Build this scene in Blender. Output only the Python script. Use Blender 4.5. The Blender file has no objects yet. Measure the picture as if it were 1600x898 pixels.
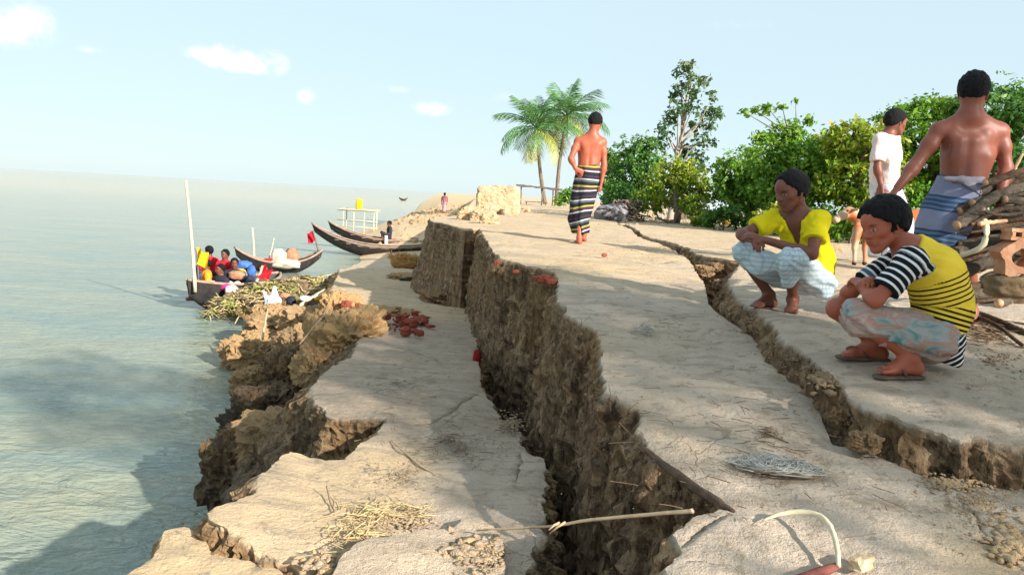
import bpy, bmesh, math, random
import numpy as np
from mathutils import Vector, Matrix, kdtree
from mathutils.geometry import delaunay_2d_cdt
random.seed(7)
RNG = np.random.default_rng(11)
R = math.radians
SC = bpy.context.scene
COL = SC.collection

# ------------------------------------------------------------ camera
EYE = Vector((0.0, 0.0, 3.0))            # metres above the river
FPX, CX, CY = 1300.0, 800.0, 449.0       # focal length and centre in photo pixels (1600 x 898)
PITCH, ROLL = R(6.26), R(3.17)
_F = np.array((0, math.cos(PITCH), -math.sin(PITCH)))
_V = np.array((0, math.sin(PITCH), math.cos(PITCH)))
_H = np.array((1.0, 0, 0))
CR = _H*math.cos(ROLL) + _V*math.sin(ROLL)
CU = -_H*math.sin(ROLL) + _V*math.cos(ROLL)
cam_d = bpy.data.cameras.new('camera'); cam_d.lens = 36*FPX/1600; cam_d.sensor_width = 36
cam_d.clip_start = 0.05; cam_d.clip_end = 20000
cam = bpy.data.objects.new('camera', cam_d); COL.objects.link(cam)
cam.matrix_world = Matrix(((CR[0], CU[0], -_F[0], EYE.x), (CR[1], CU[1], -_F[1], EYE.y), (CR[2], CU[2], -_F[2], EYE.z), (0, 0, 0, 1)))
SC.camera = cam

# ------------------------------------------------------------ sky and sun
SUN_EL = R(24)
SUN_AZ = math.atan2(0.70, -0.71)          # clockwise from +Y: the sun stands behind the camera, to the right
SUN_DIR = Vector((math.sin(SUN_AZ)*math.cos(SUN_EL), math.cos(SUN_AZ)*math.cos(SUN_EL), math.sin(SUN_EL)))
world = bpy.data.worlds.new('World'); SC.world = world; world.use_nodes = True
wn, wl = world.node_tree.nodes, world.node_tree.links
wn.clear()
w_out = wn.new('ShaderNodeOutputWorld'); w_bg = wn.new('ShaderNodeBackground')
w_sky = wn.new('ShaderNodeTexSky'); w_sky.sky_type = 'NISHITA'; w_sky.sun_disc = False
w_sky.sun_elevation = SUN_EL; w_sky.sun_rotation = SUN_AZ
w_sky.air_density = 1.0; w_sky.dust_density = 0.4; w_sky.ozone_density = 1.6
w_bg.inputs['Strength'].default_value = 0.13
wl.new(w_bg.outputs[0], w_out.inputs[0])
sun_d = bpy.data.lights.new('sun', 'SUN'); sun_d.energy = 5.0; sun_d.angle = R(0.6); sun_d.color = (1.0, 0.945, 0.85)
sun = bpy.data.objects.new('sun', sun_d); COL.objects.link(sun)
sun.rotation_euler = SUN_DIR.to_track_quat('Z', 'Y').to_euler()
vs = SC.view_settings
vs.view_transform = 'Standard'; vs.look = 'None'; vs.exposure = 0.94; vs.gamma = 1.0; vs.use_curve_mapping = False

def ray(px, py):
    d = _F*FPX + CR*(px-CX) + CU*(CY-py)
    return d
def at(px, py, y):
    """photo pixel -> point at depth y (metres ahead of the camera)"""
    d = ray(px, py)
    return np.array(EYE) + d*(y/d[1])
def onz(px, py, zf):
    """photo pixel -> point on the height function zf(x, y)"""
    d = ray(px, py); e = np.array(EYE)
    if not callable(zf):
        t = (zf-e[2])/d[2]; return e+d*t
    t = 5.0/d[1]
    for _ in range(60):
        p = e+d*t
        z = zf(p[0], p[1])
        tn = (z-e[2])/d[2] if d[2] < -1e-6 else t
        t = 0.5*t+0.5*min(max(tn, 0.5/d[1]), 3000/d[1])
    return e+d*t

# small clouds, laid out by direction on the sky
def w(n, **k):
    nd = wn.new(n)
    for a, b in k.items(): setattr(nd, a, b)
    return nd
def wmath(op, a, b=None):
    nd = w('ShaderNodeMath', operation=op)
    for i, v in enumerate((a, b)):
        if v is None: continue
        if isinstance(v, (int, float)): nd.inputs[i].default_value = v
        else: wl.new(v, nd.inputs[i])
    return nd.outputs[0]
w_tc = w('ShaderNodeTexCoord')
w_no = w('ShaderNodeTexNoise'); w_no.inputs['Scale'].default_value = 22; w_no.inputs['Detail'].default_value = 6
w_no.inputs['Roughness'].default_value = 0.62
wl.new(w_tc.outputs['Generated'], w_no.inputs['Vector'])
mask = None
for (px, py, rad, fl, st) in [(318, 84, .030, .40, .9), (345, 88, .034, .5, 1.0), (372, 95, .036, .45, 1.0), (405, 104, .034, .36, .9), (425, 98, .024, .8, .8),
                              (25, 38, .050, .62, .75), (60, 48, .036, .5, .5), (482, 150, .017, .8, .65), (675, 170, .034, .34, .6),
                              (140, 78, .022, .3, .3), (620, 140, .05, .16, .25), (760, 150, .05, .2, .3), (-120, 60, .06, .45, .6), (1150, 40, .08, .12, .18),
                              (-420, -160, .08, .5, .9), (2100, -60, .08, .4, .8), (-700, 120, .06, .4, .8), (2500, 60, .07, .4, .8)]:
    d = Vector(ray(px, py)).normalized()
    sub = w('ShaderNodeVectorMath', operation='SUBTRACT'); wl.new(w_tc.outputs['Generated'], sub.inputs[0]); sub.inputs[1].default_value = d
    scl = w('ShaderNodeVectorMath', operation='MULTIPLY'); wl.new(sub.outputs[0], scl.inputs[0]); scl.inputs[1].default_value = (1/rad, 1/rad, 1/(rad*fl))
    ln = w('ShaderNodeVectorMath', operation='LENGTH'); wl.new(scl.outputs[0], ln.inputs[0])
    m = wmath('MULTIPLY', wmath('MAXIMUM', wmath('SUBTRACT', 1.0, ln.outputs['Value']), 0.0), st)
    mask = m if mask is None else wmath('MAXIMUM', mask, m)
cm = wmath('MULTIPLY', mask, wmath('ADD', wmath('MULTIPLY', wmath('SUBTRACT', w_no.outputs['Fac'], 0.34), 6.0), 0.0))
w_r = w('ShaderNodeMapRange'); w_r.inputs['From Min'].default_value = 0.05; w_r.inputs['From Max'].default_value = 0.85; w_r.interpolation_type = 'SMOOTHSTEP'
wl.new(cm, w_r.inputs['Value'])
w_mx = w('ShaderNodeMix', data_type='RGBA')
w_veil = w('ShaderNodeMix', data_type='RGBA'); w_veil.inputs['Factor'].default_value = 0.89     # thin bright veil of humid air over the whole dome
wl.new(w_sky.outputs[0], w_veil.inputs['A']); w_veil.inputs['B'].default_value = (2.78, 3.48, 3.76, 1)
wl.new(w_r.outputs[0], w_mx.inputs['Factor']); wl.new(w_veil.outputs['Result'], w_mx.inputs['A'])
CLOUD_COL = w_mx.inputs['B']; CLOUD_COL.default_value = (5.2, 5.2, 5.1, 1)
wl.new(w_mx.outputs['Result'], w_bg.inputs['Color'])

# ------------------------------------------------------------ noise
_perm = np.random.default_rng(3).permutation(256).astype(np.int32); _perm = np.concatenate([_perm, _perm, _perm])
_grad = np.random.default_rng(4).normal(size=(256, 3)); _grad /= np.linalg.norm(_grad, axis=1)[:, None]
def pn(p):
    p = np.asarray(p, float); i = np.floor(p).astype(np.int64); f = p-i; i &= 255
    u = f*f*f*(f*(f*6-15)+10); out = 0
    for dx in (0, 1):
        wx = u[..., 0] if dx else 1-u[..., 0]
        for dy in (0, 1):
            wy = u[..., 1] if dy else 1-u[..., 1]
            for dz in (0, 1):
                wz = u[..., 2] if dz else 1-u[..., 2]
                h = _perm[_perm[_perm[(i[..., 0]+dx) & 255]+((i[..., 1]+dy) & 255)]+((i[..., 2]+dz) & 255)]
                g = _grad[h & 255]
                out = out+wx*wy*wz*(g[..., 0]*(f[..., 0]-dx)+g[..., 1]*(f[..., 1]-dy)+g[..., 2]*(f[..., 2]-dz))
    return out*1.6
def fbm(p, o=4, g=0.5, ridge=False):
    p = np.asarray(p, float); a = 1.0; s = 0; t = 0
    for k in range(o):
        n = pn(p+k*17.3)
        if ridge: n = 1-2*np.abs(n)
        s = s+a*n; t += a; a *= g; p = p*2.03
    return s/t
def xyz(x, y, z=0.0):
    x = np.asarray(x, float); return np.stack([x, np.broadcast_to(np.asarray(y, float), x.shape), np.broadcast_to(np.asarray(z, float), x.shape)], -1)

# ------------------------------------------------------------ materials
def mat(name):
    m = bpy.data.materials.new(name); m.use_nodes = True
    nt = m.node_tree
    return m, nt, nt.nodes['Principled BSDF']
def N(nt, typ, **k):
    n = nt.nodes.new(typ)
    for a, b in k.items():
        if a in n.inputs.keys(): n.inputs[a].default_value = b
        else: setattr(n, a, b)
    return n
def ramp(nt, fac, stops, interp='LINEAR'):
    r = nt.nodes.new('ShaderNodeValToRGB'); r.color_ramp.interpolation = interp
    e = r.color_ramp.elements
    while len(e) < len(stops): e.new(0.5)
    for i, (p, c) in enumerate(stops):
        e[i].position = p; e[i].color = (*c, 1) if len(c) == 3 else c
    nt.links.new(fac, r.inputs[0]); return r.outputs[0]
def mix(nt, fac, a, b, blend='MIX'):
    m = nt.nodes.new('ShaderNodeMix'); m.data_type = 'RGBA'; m.blend_type = blend
    for s, v in (('Factor', fac), ('A', a), ('B', b)):
        if isinstance(v, (int, float)): m.inputs[s].default_value = v
        elif isinstance(v, tuple): m.inputs[s].default_value = (*v, 1) if len(v) == 3 else v
        else: nt.links.new(v, m.inputs[s])
    return m.outputs['Result']
def mth(nt, op, a, b=None, c=None):
    n = nt.nodes.new('ShaderNodeMath'); n.operation = op
    for i, v in enumerate((a, b, c)):
        if v is None: continue
        if isinstance(v, (int, float)): n.inputs[i].default_value = v
        else: nt.links.new(v, n.inputs[i])
    return n.outputs[0]
def coords(nt, scale=(1, 1, 1), kind='Object'):
    tc = nt.nodes.new('ShaderNodeTexCoord'); mp = nt.nodes.new('ShaderNodeMapping'); mp.inputs['Scale'].default_value = scale
    nt.links.new(tc.outputs[kind], mp.inputs['Vector']); return mp.outputs[0]
def noise(nt, vec, scale, detail=4, rough=0.55, out='Fac', dist=0.0):
    n = N(nt, 'ShaderNodeTexNoise'); n.inputs['Scale'].default_value = scale; n.inputs['Detail'].default_value = detail
    n.inputs['Roughness'].default_value = rough; n.inputs['Distortion'].default_value = dist
    nt.links.new(vec, n.inputs['Vector']); return n.outputs[out]
def bump(nt, b, h, strength=0.5, dist=0.02):
    n = nt.nodes.new('ShaderNodeBump'); n.inputs['Strength'].default_value = strength; n.inputs['Distance'].default_value = dist
    nt.links.new(h, n.inputs['Height']); nt.links.new(n.outputs[0], b.inputs['Normal']); return n
def attr(nt, name, out='Fac'):
    a = nt.nodes.new('ShaderNodeAttribute'); a.attribute_name = name; return a.outputs[out]

def simple_mat(name, c1, c2, scale=8, rough=0.85, bmp=0.4, bd=0.01, stretch=(1, 1, 1), detail=5, spec=0.3, kind='Object'):
    m, nt, b = mat(name); v = coords(nt, stretch, kind)
    n1 = noise(nt, v, scale, detail, 0.6)
    nt.links.new(ramp(nt, n1, [(0.3, c1), (0.7, c2)]), b.inputs['Base Color'])
    b.inputs['Roughness'].default_value = rough; b.inputs['Specular IOR Level'].default_value = spec
    if bmp: bump(nt, b, noise(nt, v, scale*3, 5, 0.65), bmp, bd)
    return m

def soil_mat():
    m, nt, b = mat('soil'); v = coords(nt)
    wall = attr(nt, 'wall'); warm = attr(nt, 'warm')
    n_big = noise(nt, v, 0.55, 4, 0.6); n_mid = noise(nt, v, 3.2, 6, 0.62, dist=0.4); n_fin = noise(nt, v, 34, 5, 0.7); n_grit = noise(nt, v, 140, 3, 0.6)
    top = mix(nt, ramp(nt, n_big, [(0.35, (0, 0, 0)), (0.66, (1, 1, 1))]), (0.56, 0.445, 0.345), (0.66, 0.525, 0.41))
    top = mix(nt, ramp(nt, n_mid, [(0.42, (0, 0, 0)), (0.66, (.9, .9, .9))]), top, (0.47, 0.375, 0.29))
    top = mix(nt, warm, top, mix(nt, n_mid, (0.66, 0.44, 0.225), (0.74, 0.54, 0.32)))
    vs_ = coords(nt, (1.0, 1.6, 1)); streak = noise(nt, coords(nt, (2.2, 9, 6)), 1.0, 6, 0.62, dist=0.8)
    top = mix(nt, ramp(nt, streak, [(0.50, (0, 0, 0)), (0.66, (.75, .75, .75))]), top, (0.37, 0.29, 0.215))
    blot = ramp(nt, noise(nt, v, 11, 6, .72, dist=.5), [(.54, (0, 0, 0)), (.64, (.9, .9, .9))])
    top = mix(nt, blot, top, (0.37, 0.285, 0.20))
    vor = nt.nodes.new('ShaderNodeTexVoronoi'); vor.feature = 'DISTANCE_TO_EDGE'; vor.inputs['Scale'].default_value = 5.0
    nt.links.new(mix(nt, .12, v, noise(nt, v, 7, 3, .6, 'Color')), vor.inputs['Vector'])
    hair = mth(nt, 'MULTIPLY', ramp(nt, vor.outputs['Distance'], [(.0, (1, 1, 1)), (.022, (0, 0, 0))]), ramp(nt, noise(nt, v, 1.3, 3, .5), [(.57, (0, 0, 0)), (.68, (1, 1, 1))]))
    top = mix(nt, mth(nt, 'MULTIPLY', hair, .5), top, (0.13, 0.10, 0.07))
    speck = ramp(nt, n_grit, [(0.64, (0, 0, 0)), (0.70, (1, 1, 1))])
    top = mix(nt, mth(nt, 'MULTIPLY', speck, 0.5), top, (0.55, 0.50, 0.42))
    dark = ramp(nt, n_grit, [(0.33, (1, 1, 1)), (0.385, (0, 0, 0))])
    top = mix(nt, mth(nt, 'MULTIPLY', dark, 0.62), top, (0.14, 0.11, 0.08))
    vw = coords(nt, (5, 5, 0.9)); w1 = noise(nt, vw, 2.6, 7, 0.66, dist=0.6); w2 = noise(nt, v, 9, 6, 0.65)
    wc = ramp(nt, w1, [(0.28, (0.05, 0.031, 0.018)), (0.44, (0.20, 0.125, 0.070)), (0.58, (0.36, 0.235, 0.135)), (0.76, (0.52, 0.36, 0.22))])
    wc = mix(nt, ramp(nt, w2, [(0.50, (0, 0, 0)), (0.66, (.85, .85, .85))]), wc, (0.085, 0.06, 0.038))
    w3 = noise(nt, coords(nt, (26, 26, 7)), 1.6, 5, .7); wc = mix(nt, ramp(nt, w3, [(.36, (.9, .9, .9)), (.47, (0, 0, 0))]), wc, (0.035, 0.025, 0.016)); wc = mix(nt, ramp(nt, w3, [(.60, (0, 0, 0)), (.72, (.6, .6, .6))]), wc, (0.46, 0.36, 0.24))
    wc = mix(nt, mth(nt, 'MULTIPLY', warm, 0.75), wc, mix(nt, w2, (0.40, 0.20, 0.06), (0.60, 0.36, 0.14)))
    c = mix(nt, wall, top, wc)
    # wet soil near the water line; also paints shade into the fissure depths
    sep = nt.nodes.new('ShaderNodeSeparateXYZ'); geo = nt.nodes.new('ShaderNodeNewGeometry'); nt.links.new(geo.outputs['Position'], sep.inputs[0])
    wet = nt.nodes.new('ShaderNodeMapRange'); wet.inputs['From Min'].default_value = 1.25; wet.inputs['From Max'].default_value = 0.15
    nt.links.new(mth(nt, 'ADD', sep.outputs['Z'], mth(nt, 'MULTIPLY', mth(nt, 'SUBTRACT', n_mid, 0.5), 0.6)), wet.inputs['Value'])
    c = mix(nt, mth(nt, 'MULTIPLY', mth(nt, 'MULTIPLY', wet.outputs[0], 0.82), mth(nt, 'MULTIPLY', wall, mth(nt, 'SUBTRACT', 1.0, mth(nt, 'MULTIPLY', warm, .75)))), c, (0.030, 0.030, 0.031))
    nt.links.new(c, b.inputs['Base Color'])
    r = mth(nt, 'SUBTRACT', 0.95, mth(nt, 'MULTIPLY', wet.outputs[0], 0.35)); nt.links.new(r, b.inputs['Roughness'])
    b.inputs['Specular IOR Level'].default_value = 0.2
    h = mth(nt, 'ADD', mth(nt, 'MULTIPLY', n_mid, 0.5), mth(nt, 'ADD', mth(nt, 'MULTIPLY', n_fin, 0.42), mth(nt, 'MULTIPLY', n_grit, 0.16)))
    h = mth(nt, 'ADD', h, mth(nt, 'MULTIPLY', mth(nt, 'MULTIPLY', wall, w1), 0.8))
    h = mth(nt, 'ADD', h, mth(nt, 'MULTIPLY', streak, 0.25)); h = mth(nt, 'SUBTRACT', h, mth(nt, 'MULTIPLY', hair, .12)); h = mth(nt, 'ADD', h, mth(nt, 'MULTIPLY', mth(nt, 'MULTIPLY', wall, w3), .35))
    bump(nt, b, h, 0.9, 0.07)
    return m
M_SOIL = soil_mat()

# ------------------------------------------------------------ object helpers
def tag(o, label=None, cat=None, group=None, kind=None):
    for k, v in (('label', label), ('category', cat), ('group', group), ('kind', kind)):
        if v: o[k] = v
    return o
def link(name, me, parent=None, loc=None):
    o = bpy.data.objects.new(name, me); COL.objects.link(o)
    if parent is not None: o.parent = parent
    if loc is not None: o.location = loc
    return o
def mesh_np(name, V, F, m=None, parent=None, smooth=True, attrs=None, loc=None):
    me = bpy.data.meshes.new(name)
    if isinstance(F, np.ndarray):
        k = F.shape[1]
        me.vertices.add(len(V)); me.vertices.foreach_set('co', np.asarray(V, np.float32).ravel())
        me.loops.add(F.size); me.loops.foreach_set('vertex_index', F.astype(np.int32).ravel())
        me.polygons.add(len(F)); me.polygons.foreach_set('loop_start', np.arange(0, F.size, k, dtype=np.int32))
        me.update(calc_edges=True); me.validate()
    else:
        me.from_pydata([tuple(v) for v in V], [], F); me.update()
    if smooth: me.polygons.foreach_set('use_smooth', np.ones(len(me.polygons), bool))
    for an, av in (attrs or {}).items():
        av = np.asarray(av, np.float32)
        if av.ndim == 2:
            a = me.color_attributes.new(an, 'FLOAT_COLOR', 'POINT')
            if av.shape[1] == 3: av = np.concatenate([av, np.ones((len(av), 1), np.float32)], 1)
            a.data.foreach_set('color', av.ravel())
        else:
            a = me.attributes.new(an, 'FLOAT', 'POINT'); a.data.foreach_set('value', av)
    if m: me.materials.append(m)
    return link(name, me, parent, loc)
def empty(name, loc=(0, 0, 0)):
    o = bpy.data.objects.new(name, None); COL.objects.link(o); o.location = loc; o.empty_display_size = 0.1
    return o
def copy_tree(o, parent=None):
    c = o.copy(); COL.objects.link(c); c.parent = parent
    for ch in list(o.children): copy_tree(ch, c)
    return c
class MB:
    """collects vertices and faces of one mesh"""
    def __init__(s): s.v = []; s.f = []; s.n = 0
    def add(s, V, F):
        s.f += [tuple(i+s.n for i in f) for f in F]; s.v += [tuple(v) for v in V]; s.n += len(V)
    def tube(s, pts, rad, k=7, cap=True, jit=0.0):
        pts = [Vector(p) for p in pts]; n = len(pts); rad = rad if hasattr(rad, '__len__') else [rad]*n
        V = []; ref = Vector((0.31, 0.2, 0.93))
        for i, p in enumerate(pts):
            t = (pts[min(i+1, n-1)]-pts[max(i-1, 0)]).normalized()
            if abs(t.dot(ref)) > 0.95: ref = Vector((0.9, 0.3, 0.1))
            a = t.cross(ref).normalized(); b = t.cross(a).normalized()
            for j in range(k):
                an = 2*math.pi*j/k; rr = rad[i]*(1+jit*random.uniform(-1, 1))
                V.append(p+(a*math.cos(an)+b*math.sin(an))*rr)
        F = [(i*k+j, i*k+(j+1) % k, (i+1)*k+(j+1) % k, (i+1)*k+j) for i in range(n-1) for j in range(k)]
        if cap: F += [tuple(range(k-1, -1, -1)), tuple(range((n-1)*k, n*k))]
        s.add(V, F)
    def box(s, c, size, rot=None):
        c = Vector(c); q = rot if rot is not None else Matrix.Identity(3)
        V = [c+q @ Vector((sx*size[0]/2, sy*size[1]/2, sz*size[2]/2)) for sx in (-1, 1) for sy in (-1, 1) for sz in (-1, 1)]
        s.add(V, [(0, 1, 3, 2), (4, 6, 7, 5), (0, 4, 5, 1), (2, 3, 7, 6), (0, 2, 6, 4), (1, 5, 7, 3)])
    def build(s, name, m, parent=None, smooth=True, loc=None):
        return mesh_np(name, s.v, s.f, m, parent, smooth, loc=loc)
# ------------------------------------------------------------ terrain
_zy = np.array([-30, 1.5, 2.3, 3.0, 4.0, 5.3, 7.0, 9.0, 11.2, 15, 20, 40, 3000.])
_zz = np.array([2.0, 2.02, 2.05, 2.12, 2.25, 2.34, 2.40, 2.44, 2.48, 2.52, 2.55, 2.55, 2.55])
def z_plat0(x, y): return np.interp(y, _zy, _zz)
_ty = np.array([-10, 2.5, 4.6, 6.5, 9, 13, 17, 30.])
_tz = np.array([1.46, 1.48, 1.50, 1.46, 1.36, 1.27, 1.20, 1.2])
def z_terr(x, y): return np.interp(y, _ty, _tz)
DROP_Y = np.array([-30, 2.0, 3.2, 4.0, 5.5, 8, 12, 18, 40]); DROP_Z = np.array([.17, .17, .17, .15, .11, .07, .03, 0, 0])
# second crack, M side (lower, left) and K side (right block)
c2_m_px = [(962, 346), (985, 358), (1003, 372), (1030, 380), (1052, 389), (1075, 403), (1088, 424), (1100, 446), (1108, 474), (1138, 506), (1172, 532), (1198, 560),
           (1233, 588), (1266, 616), (1279, 642), (1290, 672), (1302, 692), (1345, 700), (1400, 722), (1450, 742), (1530, 756), (1600, 760), (1720, 775), (1900, 800)]
c2_k_px = [(965, 344), (990, 355), (1010, 368), (1040, 376), (1066, 382), (1088, 394), (1120, 402), (1158, 408), (1150, 425), (1138, 440), (1160, 470), (1196, 506), (1226, 532),
           (1262, 556), (1298, 578), (1322, 602), (1330, 622), (1348, 634), (1385, 642), (1440, 662), (1500, 676), (1600, 690), (1720, 705), (1900, 725)]
def zK(x, y): return z_plat0(x, y)
def zM_(x, y): return z_plat0(x, y)-np.interp(y, DROP_Y, DROP_Z)
c2_k = [onz(a, b, zK) for a, b in c2_k_px]; c2_m = [onz(a, b, zM_) for a, b in c2_m_px]
_cy = np.array([(p[1]+q_[1])/2 for p, q_ in zip(c2_m, c2_k)]+[1.7]); _cx = np.array([(p[0]+q_[0])/2 for p, q_ in zip(c2_m, c2_k)]+[8.8])
_o = np.argsort(_cy); _cy, _cx = _cy[_o], _cx[_o]
def z_plat(x, y):
    x = np.asarray(x, float); y = np.asarray(y, float)
    xc = np.interp(y, _cy, _cx); left = (x < xc) | (y < _cy[0])
    z = z_plat0(x, y)-np.where(left, np.interp(y, DROP_Y, DROP_Z), 0)
    # swelling where the yellow-shirted man squats, gentle waves
    z = z+0.03*fbm(xyz(x*0.7, y*0.7, 1.3), 3)*np.clip(1.2-y/60, .4, 1)
    return z

def resample(P, sf, rag=0.0, fr=6.0, seed=0.0, closed=False):
    """polyline resampled at a spacing that grows with distance, with a ragged outline"""
    P = [np.asarray(p[:2], float) for p in P]; out = []
    for a, b in zip(P[:-1], P[1:]):
        L = np.linalg.norm(b-a); s = max(0.016, sf*max(1.0, np.linalg.norm((a+b)/2)))
        n = max(1, int(L/s)); out += [a+(b-a)*k/n for k in range(n)]
    out.append(P[-1]); out = np.array(out)
    if rag:
        t = np.gradient(out, axis=0); t /= np.linalg.norm(t, axis=1)[:, None]+1e-9
        nn = np.stack([t[:, 1], -t[:, 0]], 1); d = np.linalg.norm(out, axis=1)
        q = xyz(out[:, 0]*fr, out[:, 1]*fr, seed)
        n1 = fbm(q, 4, 0.6); n2 = fbm(q+40, 4, .6)
        env = np.ones(len(out)); env[0] = env[-1] = 0
        out = out+nn*(n1*rag*env)[:, None]+t*(n2*rag*.5*env)[:, None]
    return out

def soil_block(name, loop, zf, zbot, batter, seed, spacing=0.008, top_amp=0.017, rough=0.07, warm=None, grooves=(), rows=None, kind='structure',
               far_from=15.0, bevel=0.03, rmax=None, coarse=0.02, warm_wall=None, tilt=None, shade_mottle=None):
    """closed block of earth: flat cracked top (CDT of an adaptive point set), rough broken walls.
    loop: (n,2) boundary in order; batter: per vertex outward run per metre of depth"""
    n = len(loop); loop = np.asarray(loop, float)
    area = 0.5*np.sum(loop[:, 0]*np.roll(loop[:, 1], -1)-np.roll(loop[:, 0], -1)*loop[:, 1])
    if area < 0: loop = loop[::-1].copy(); batter = np.asarray(batter)[::-1].copy()
    batter = np.asarray(batter, float)
    kd = kdtree.KDTree(n)
    for i, p in enumerate(loop): kd.insert((p[0], p[1], 0), i)
    kd.balance()
    lo, hi = loop.min(0), loop.max(0); rmx = rmax or np.linalg.norm(np.maximum(abs(lo), abs(hi)))
    pts = []
    r = 0.7
    while r < rmx:
        s = spacing if r < far_from else coarse
        a0 = RNG.uniform(0, s)
        if r < 1.5: s = spacing*3
        aa = np.arange(-1.3+a0, 1.3, s); aa = aa+RNG.uniform(-.35, .35, len(aa))*s
        rr = r*(1+RNG.uniform(-.35, .35, len(aa))*s)
        pts.append(np.stack([rr*np.sin(aa), rr*np.cos(aa)], 1)); r *= 1+s*(1.25 if r < far_from else 1.6)
    pts = np.concatenate(pts)
    k = (pts > lo).all(1) & (pts < hi).all(1); pts = pts[k]
    keep = []
    for p in pts:
        _, _, dd = kd.find((p[0], p[1], 0)); keep.append(dd > 0.55*spacing*max(1, math.hypot(*p)))
    pts = pts[np.array(keep)]
    gz = {}
    extra = []
    for gl, gw, gd in grooves:
        g = resample(gl, 0.006, 0.03, 9, seed+5)
        t = np.gradient(g, axis=0); t /= np.linalg.norm(t, axis=1)[:, None]+1e-9; nn = np.stack([t[:, 1], -t[:, 0]], 1)
        ww = gw*(0.35+0.65*np.abs(fbm(xyz(g[:, 0]*5, g[:, 1]*5, 2.0), 3))*1.6)
        ww *= np.minimum(1, np.minimum(np.arange(len(g)), np.arange(len(g))[::-1])/6+0.1)
        d_ = np.min(np.linalg.norm(pts[:, None, :]-g[None, ::2, :], axis=2), axis=1) if len(pts)*len(g) < 4e7 else np.full(len(pts), 9.)
        pts = pts[d_ > gw*1.3]
        extra.append((g, g+nn*ww[:, None], g-nn*ww[:, None], gd*np.minimum(1, ww/gw*1.4)))
    allp = [loop, pts]; gdep = [np.zeros(n), np.zeros(len(pts))]
    for c, a, b, dpt in extra:
        allp += [c, a, b]; gdep += [dpt, np.zeros(len(a)), np.zeros(len(b))]
    allp = np.concatenate(allp); gdep = np.concatenate(gdep)
    ve = [Vector((p[0], p[1])) for p in allp]
    vo, eo, fo, ov, oe, of = delaunay_2d_cdt(ve, [], [list(range(n))], 0, 1e-5, True)
    vo = np.array([(v.x, v.y) for v in vo]); src = np.array([o[0] if o else -1 for o in ov])
    used = np.zeros(len(vo), bool)
    tri = np.array([f for f, o_ in zip(fo, of) if len(f) == 3 and len(o_)], np.int64); used[tri.ravel()] = True
    print(name, 'tris', len(tri), 'of', len(fo))
    dist = np.array([kd.find((p[0], p[1], 0))[2] for p in vo])
    dep = np.where(src >= 0, gdep[np.maximum(src, 0)], 0)
    dcam = np.maximum(1, np.linalg.norm(vo, axis=1))
    z = zf(vo[:, 0], vo[:, 1])
    q = xyz(vo[:, 0], vo[:, 1], seed)
    z = z+top_amp*(fbm(q*2.2, 4)*1.6+0.8*fbm(q*8, 4, .6)*np.clip(1.5-dcam/14, 0, 1))
    edge = np.exp(-dist/(bevel*1.5+0.004*dcam))
    z = z-edge*bevel*(0.35+0.65*np.abs(fbm(q*5, 3))*1.6)-dep
    # boundary vertices in order
    first = {}
    for i, s_ in enumerate(src):
        if 0 <= s_ < n and s_ not in first: first[s_] = i
    ring = [first[i] for i in range(n) if i in first]; bt = np.array([batter[i] for i in range(n) if i in first])
    rp = vo[ring]; rz = z[ring]; m = len(ring)
    t = np.roll(rp, -1, 0)-np.roll(rp, 1, 0)
    for _ in range(3): t = (np.roll(t, 1, 0)+2*t+np.roll(t, -1, 0))
    t /= np.linalg.norm(t, axis=1)[:, None]+1e-9
    nn = np.stack([t[:, 1], -t[:, 0]], 1)
    V = [np.column_stack([vo, z]), np.column_stack([rp, rz])]; W = [np.zeros(len(vo)), np.zeros(m)]; base = len(vo)+m; F4 = []   # own rim for the wall: a crisp edge
    rows = rows or 62
    prev = len(vo)+np.arange(m); H = rz-zbot
    u = (np.arange(1, rows+1)/rows)**1.5
    dring = np.maximum(1, np.linalg.norm(rp, axis=1))
    for j, uu in enumerate(u):
        dz = H*uu; zz = rz-dz
        p3 = np.column_stack([rp, zz])
        amp = rough*(.04+.96*np.minimum(1, dz/0.09))
        col = fbm(np.column_stack([rp*3.1, zz*0.7+seed]), 4, .55)             # vertical columns
        clod = fbm(np.column_stack([rp*7, zz*7+seed]), 4, .6, True)           # clods
        big = fbm(np.column_stack([rp*1.1, zz*1.1-seed]), 2)
        fine = fbm(np.column_stack([rp*19, zz*15+seed]), 3, .6)
        off = bt*dz+amp*(1.2*col+1.0*clod-0.3+0.9*big+0.6*fine)
        # benches in battered banks
        off = off+np.where((bt > .3) & (rp[:, 0] < -.5), 0.22*pn(np.column_stack([rp*1.3, zz*2.6+seed*2]))*np.minimum(1, dz/.2), 0)
        xy = rp+nn*off[:, None]
        V.append(np.column_stack([xy, zz+0.25*amp*clod])); W.append(np.clip(dz/0.03-.1+.9*fine, 0, 1))
        idx = base+np.arange(m); base += m
        a = prev; b = idx
        F4.append(np.stack([a, b, np.roll(b, -1), np.roll(a, -1)], 1)); prev = idx
    V = np.concatenate(V); W = np.concatenate(W)
    F4 = np.concatenate(F4); F4t = np.concatenate([F4[:, [0, 1, 2]], F4[:, [0, 2, 3]]])
    F = np.concatenate([tri, F4t]).astype(np.int32)
    # drop unused
    rem = -np.ones(len(V), np.int64); us = np.unique(F); rem[us] = np.arange(len(us)); V = V[us]; W = W[us]; F = rem[F]
    if shade_mottle is not None: W = np.maximum(W, shade_mottle(V))  # brown wall soil mixed into the top: painted shade and random mottling
    if len(extra):
        pass
    wm = warm(V) if callable(warm) else np.full(len(V), warm or 0.0)
    if warm_wall is not None: wm = np.where(W > .5, warm_wall(V) if callable(warm_wall) else warm_wall, wm)
    if tilt is not None: V = tilt(V)
    o = mesh_np(name, V, F, M_SOIL, attrs={'wall': W, 'warm': wm}, smooth=True)
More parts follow.
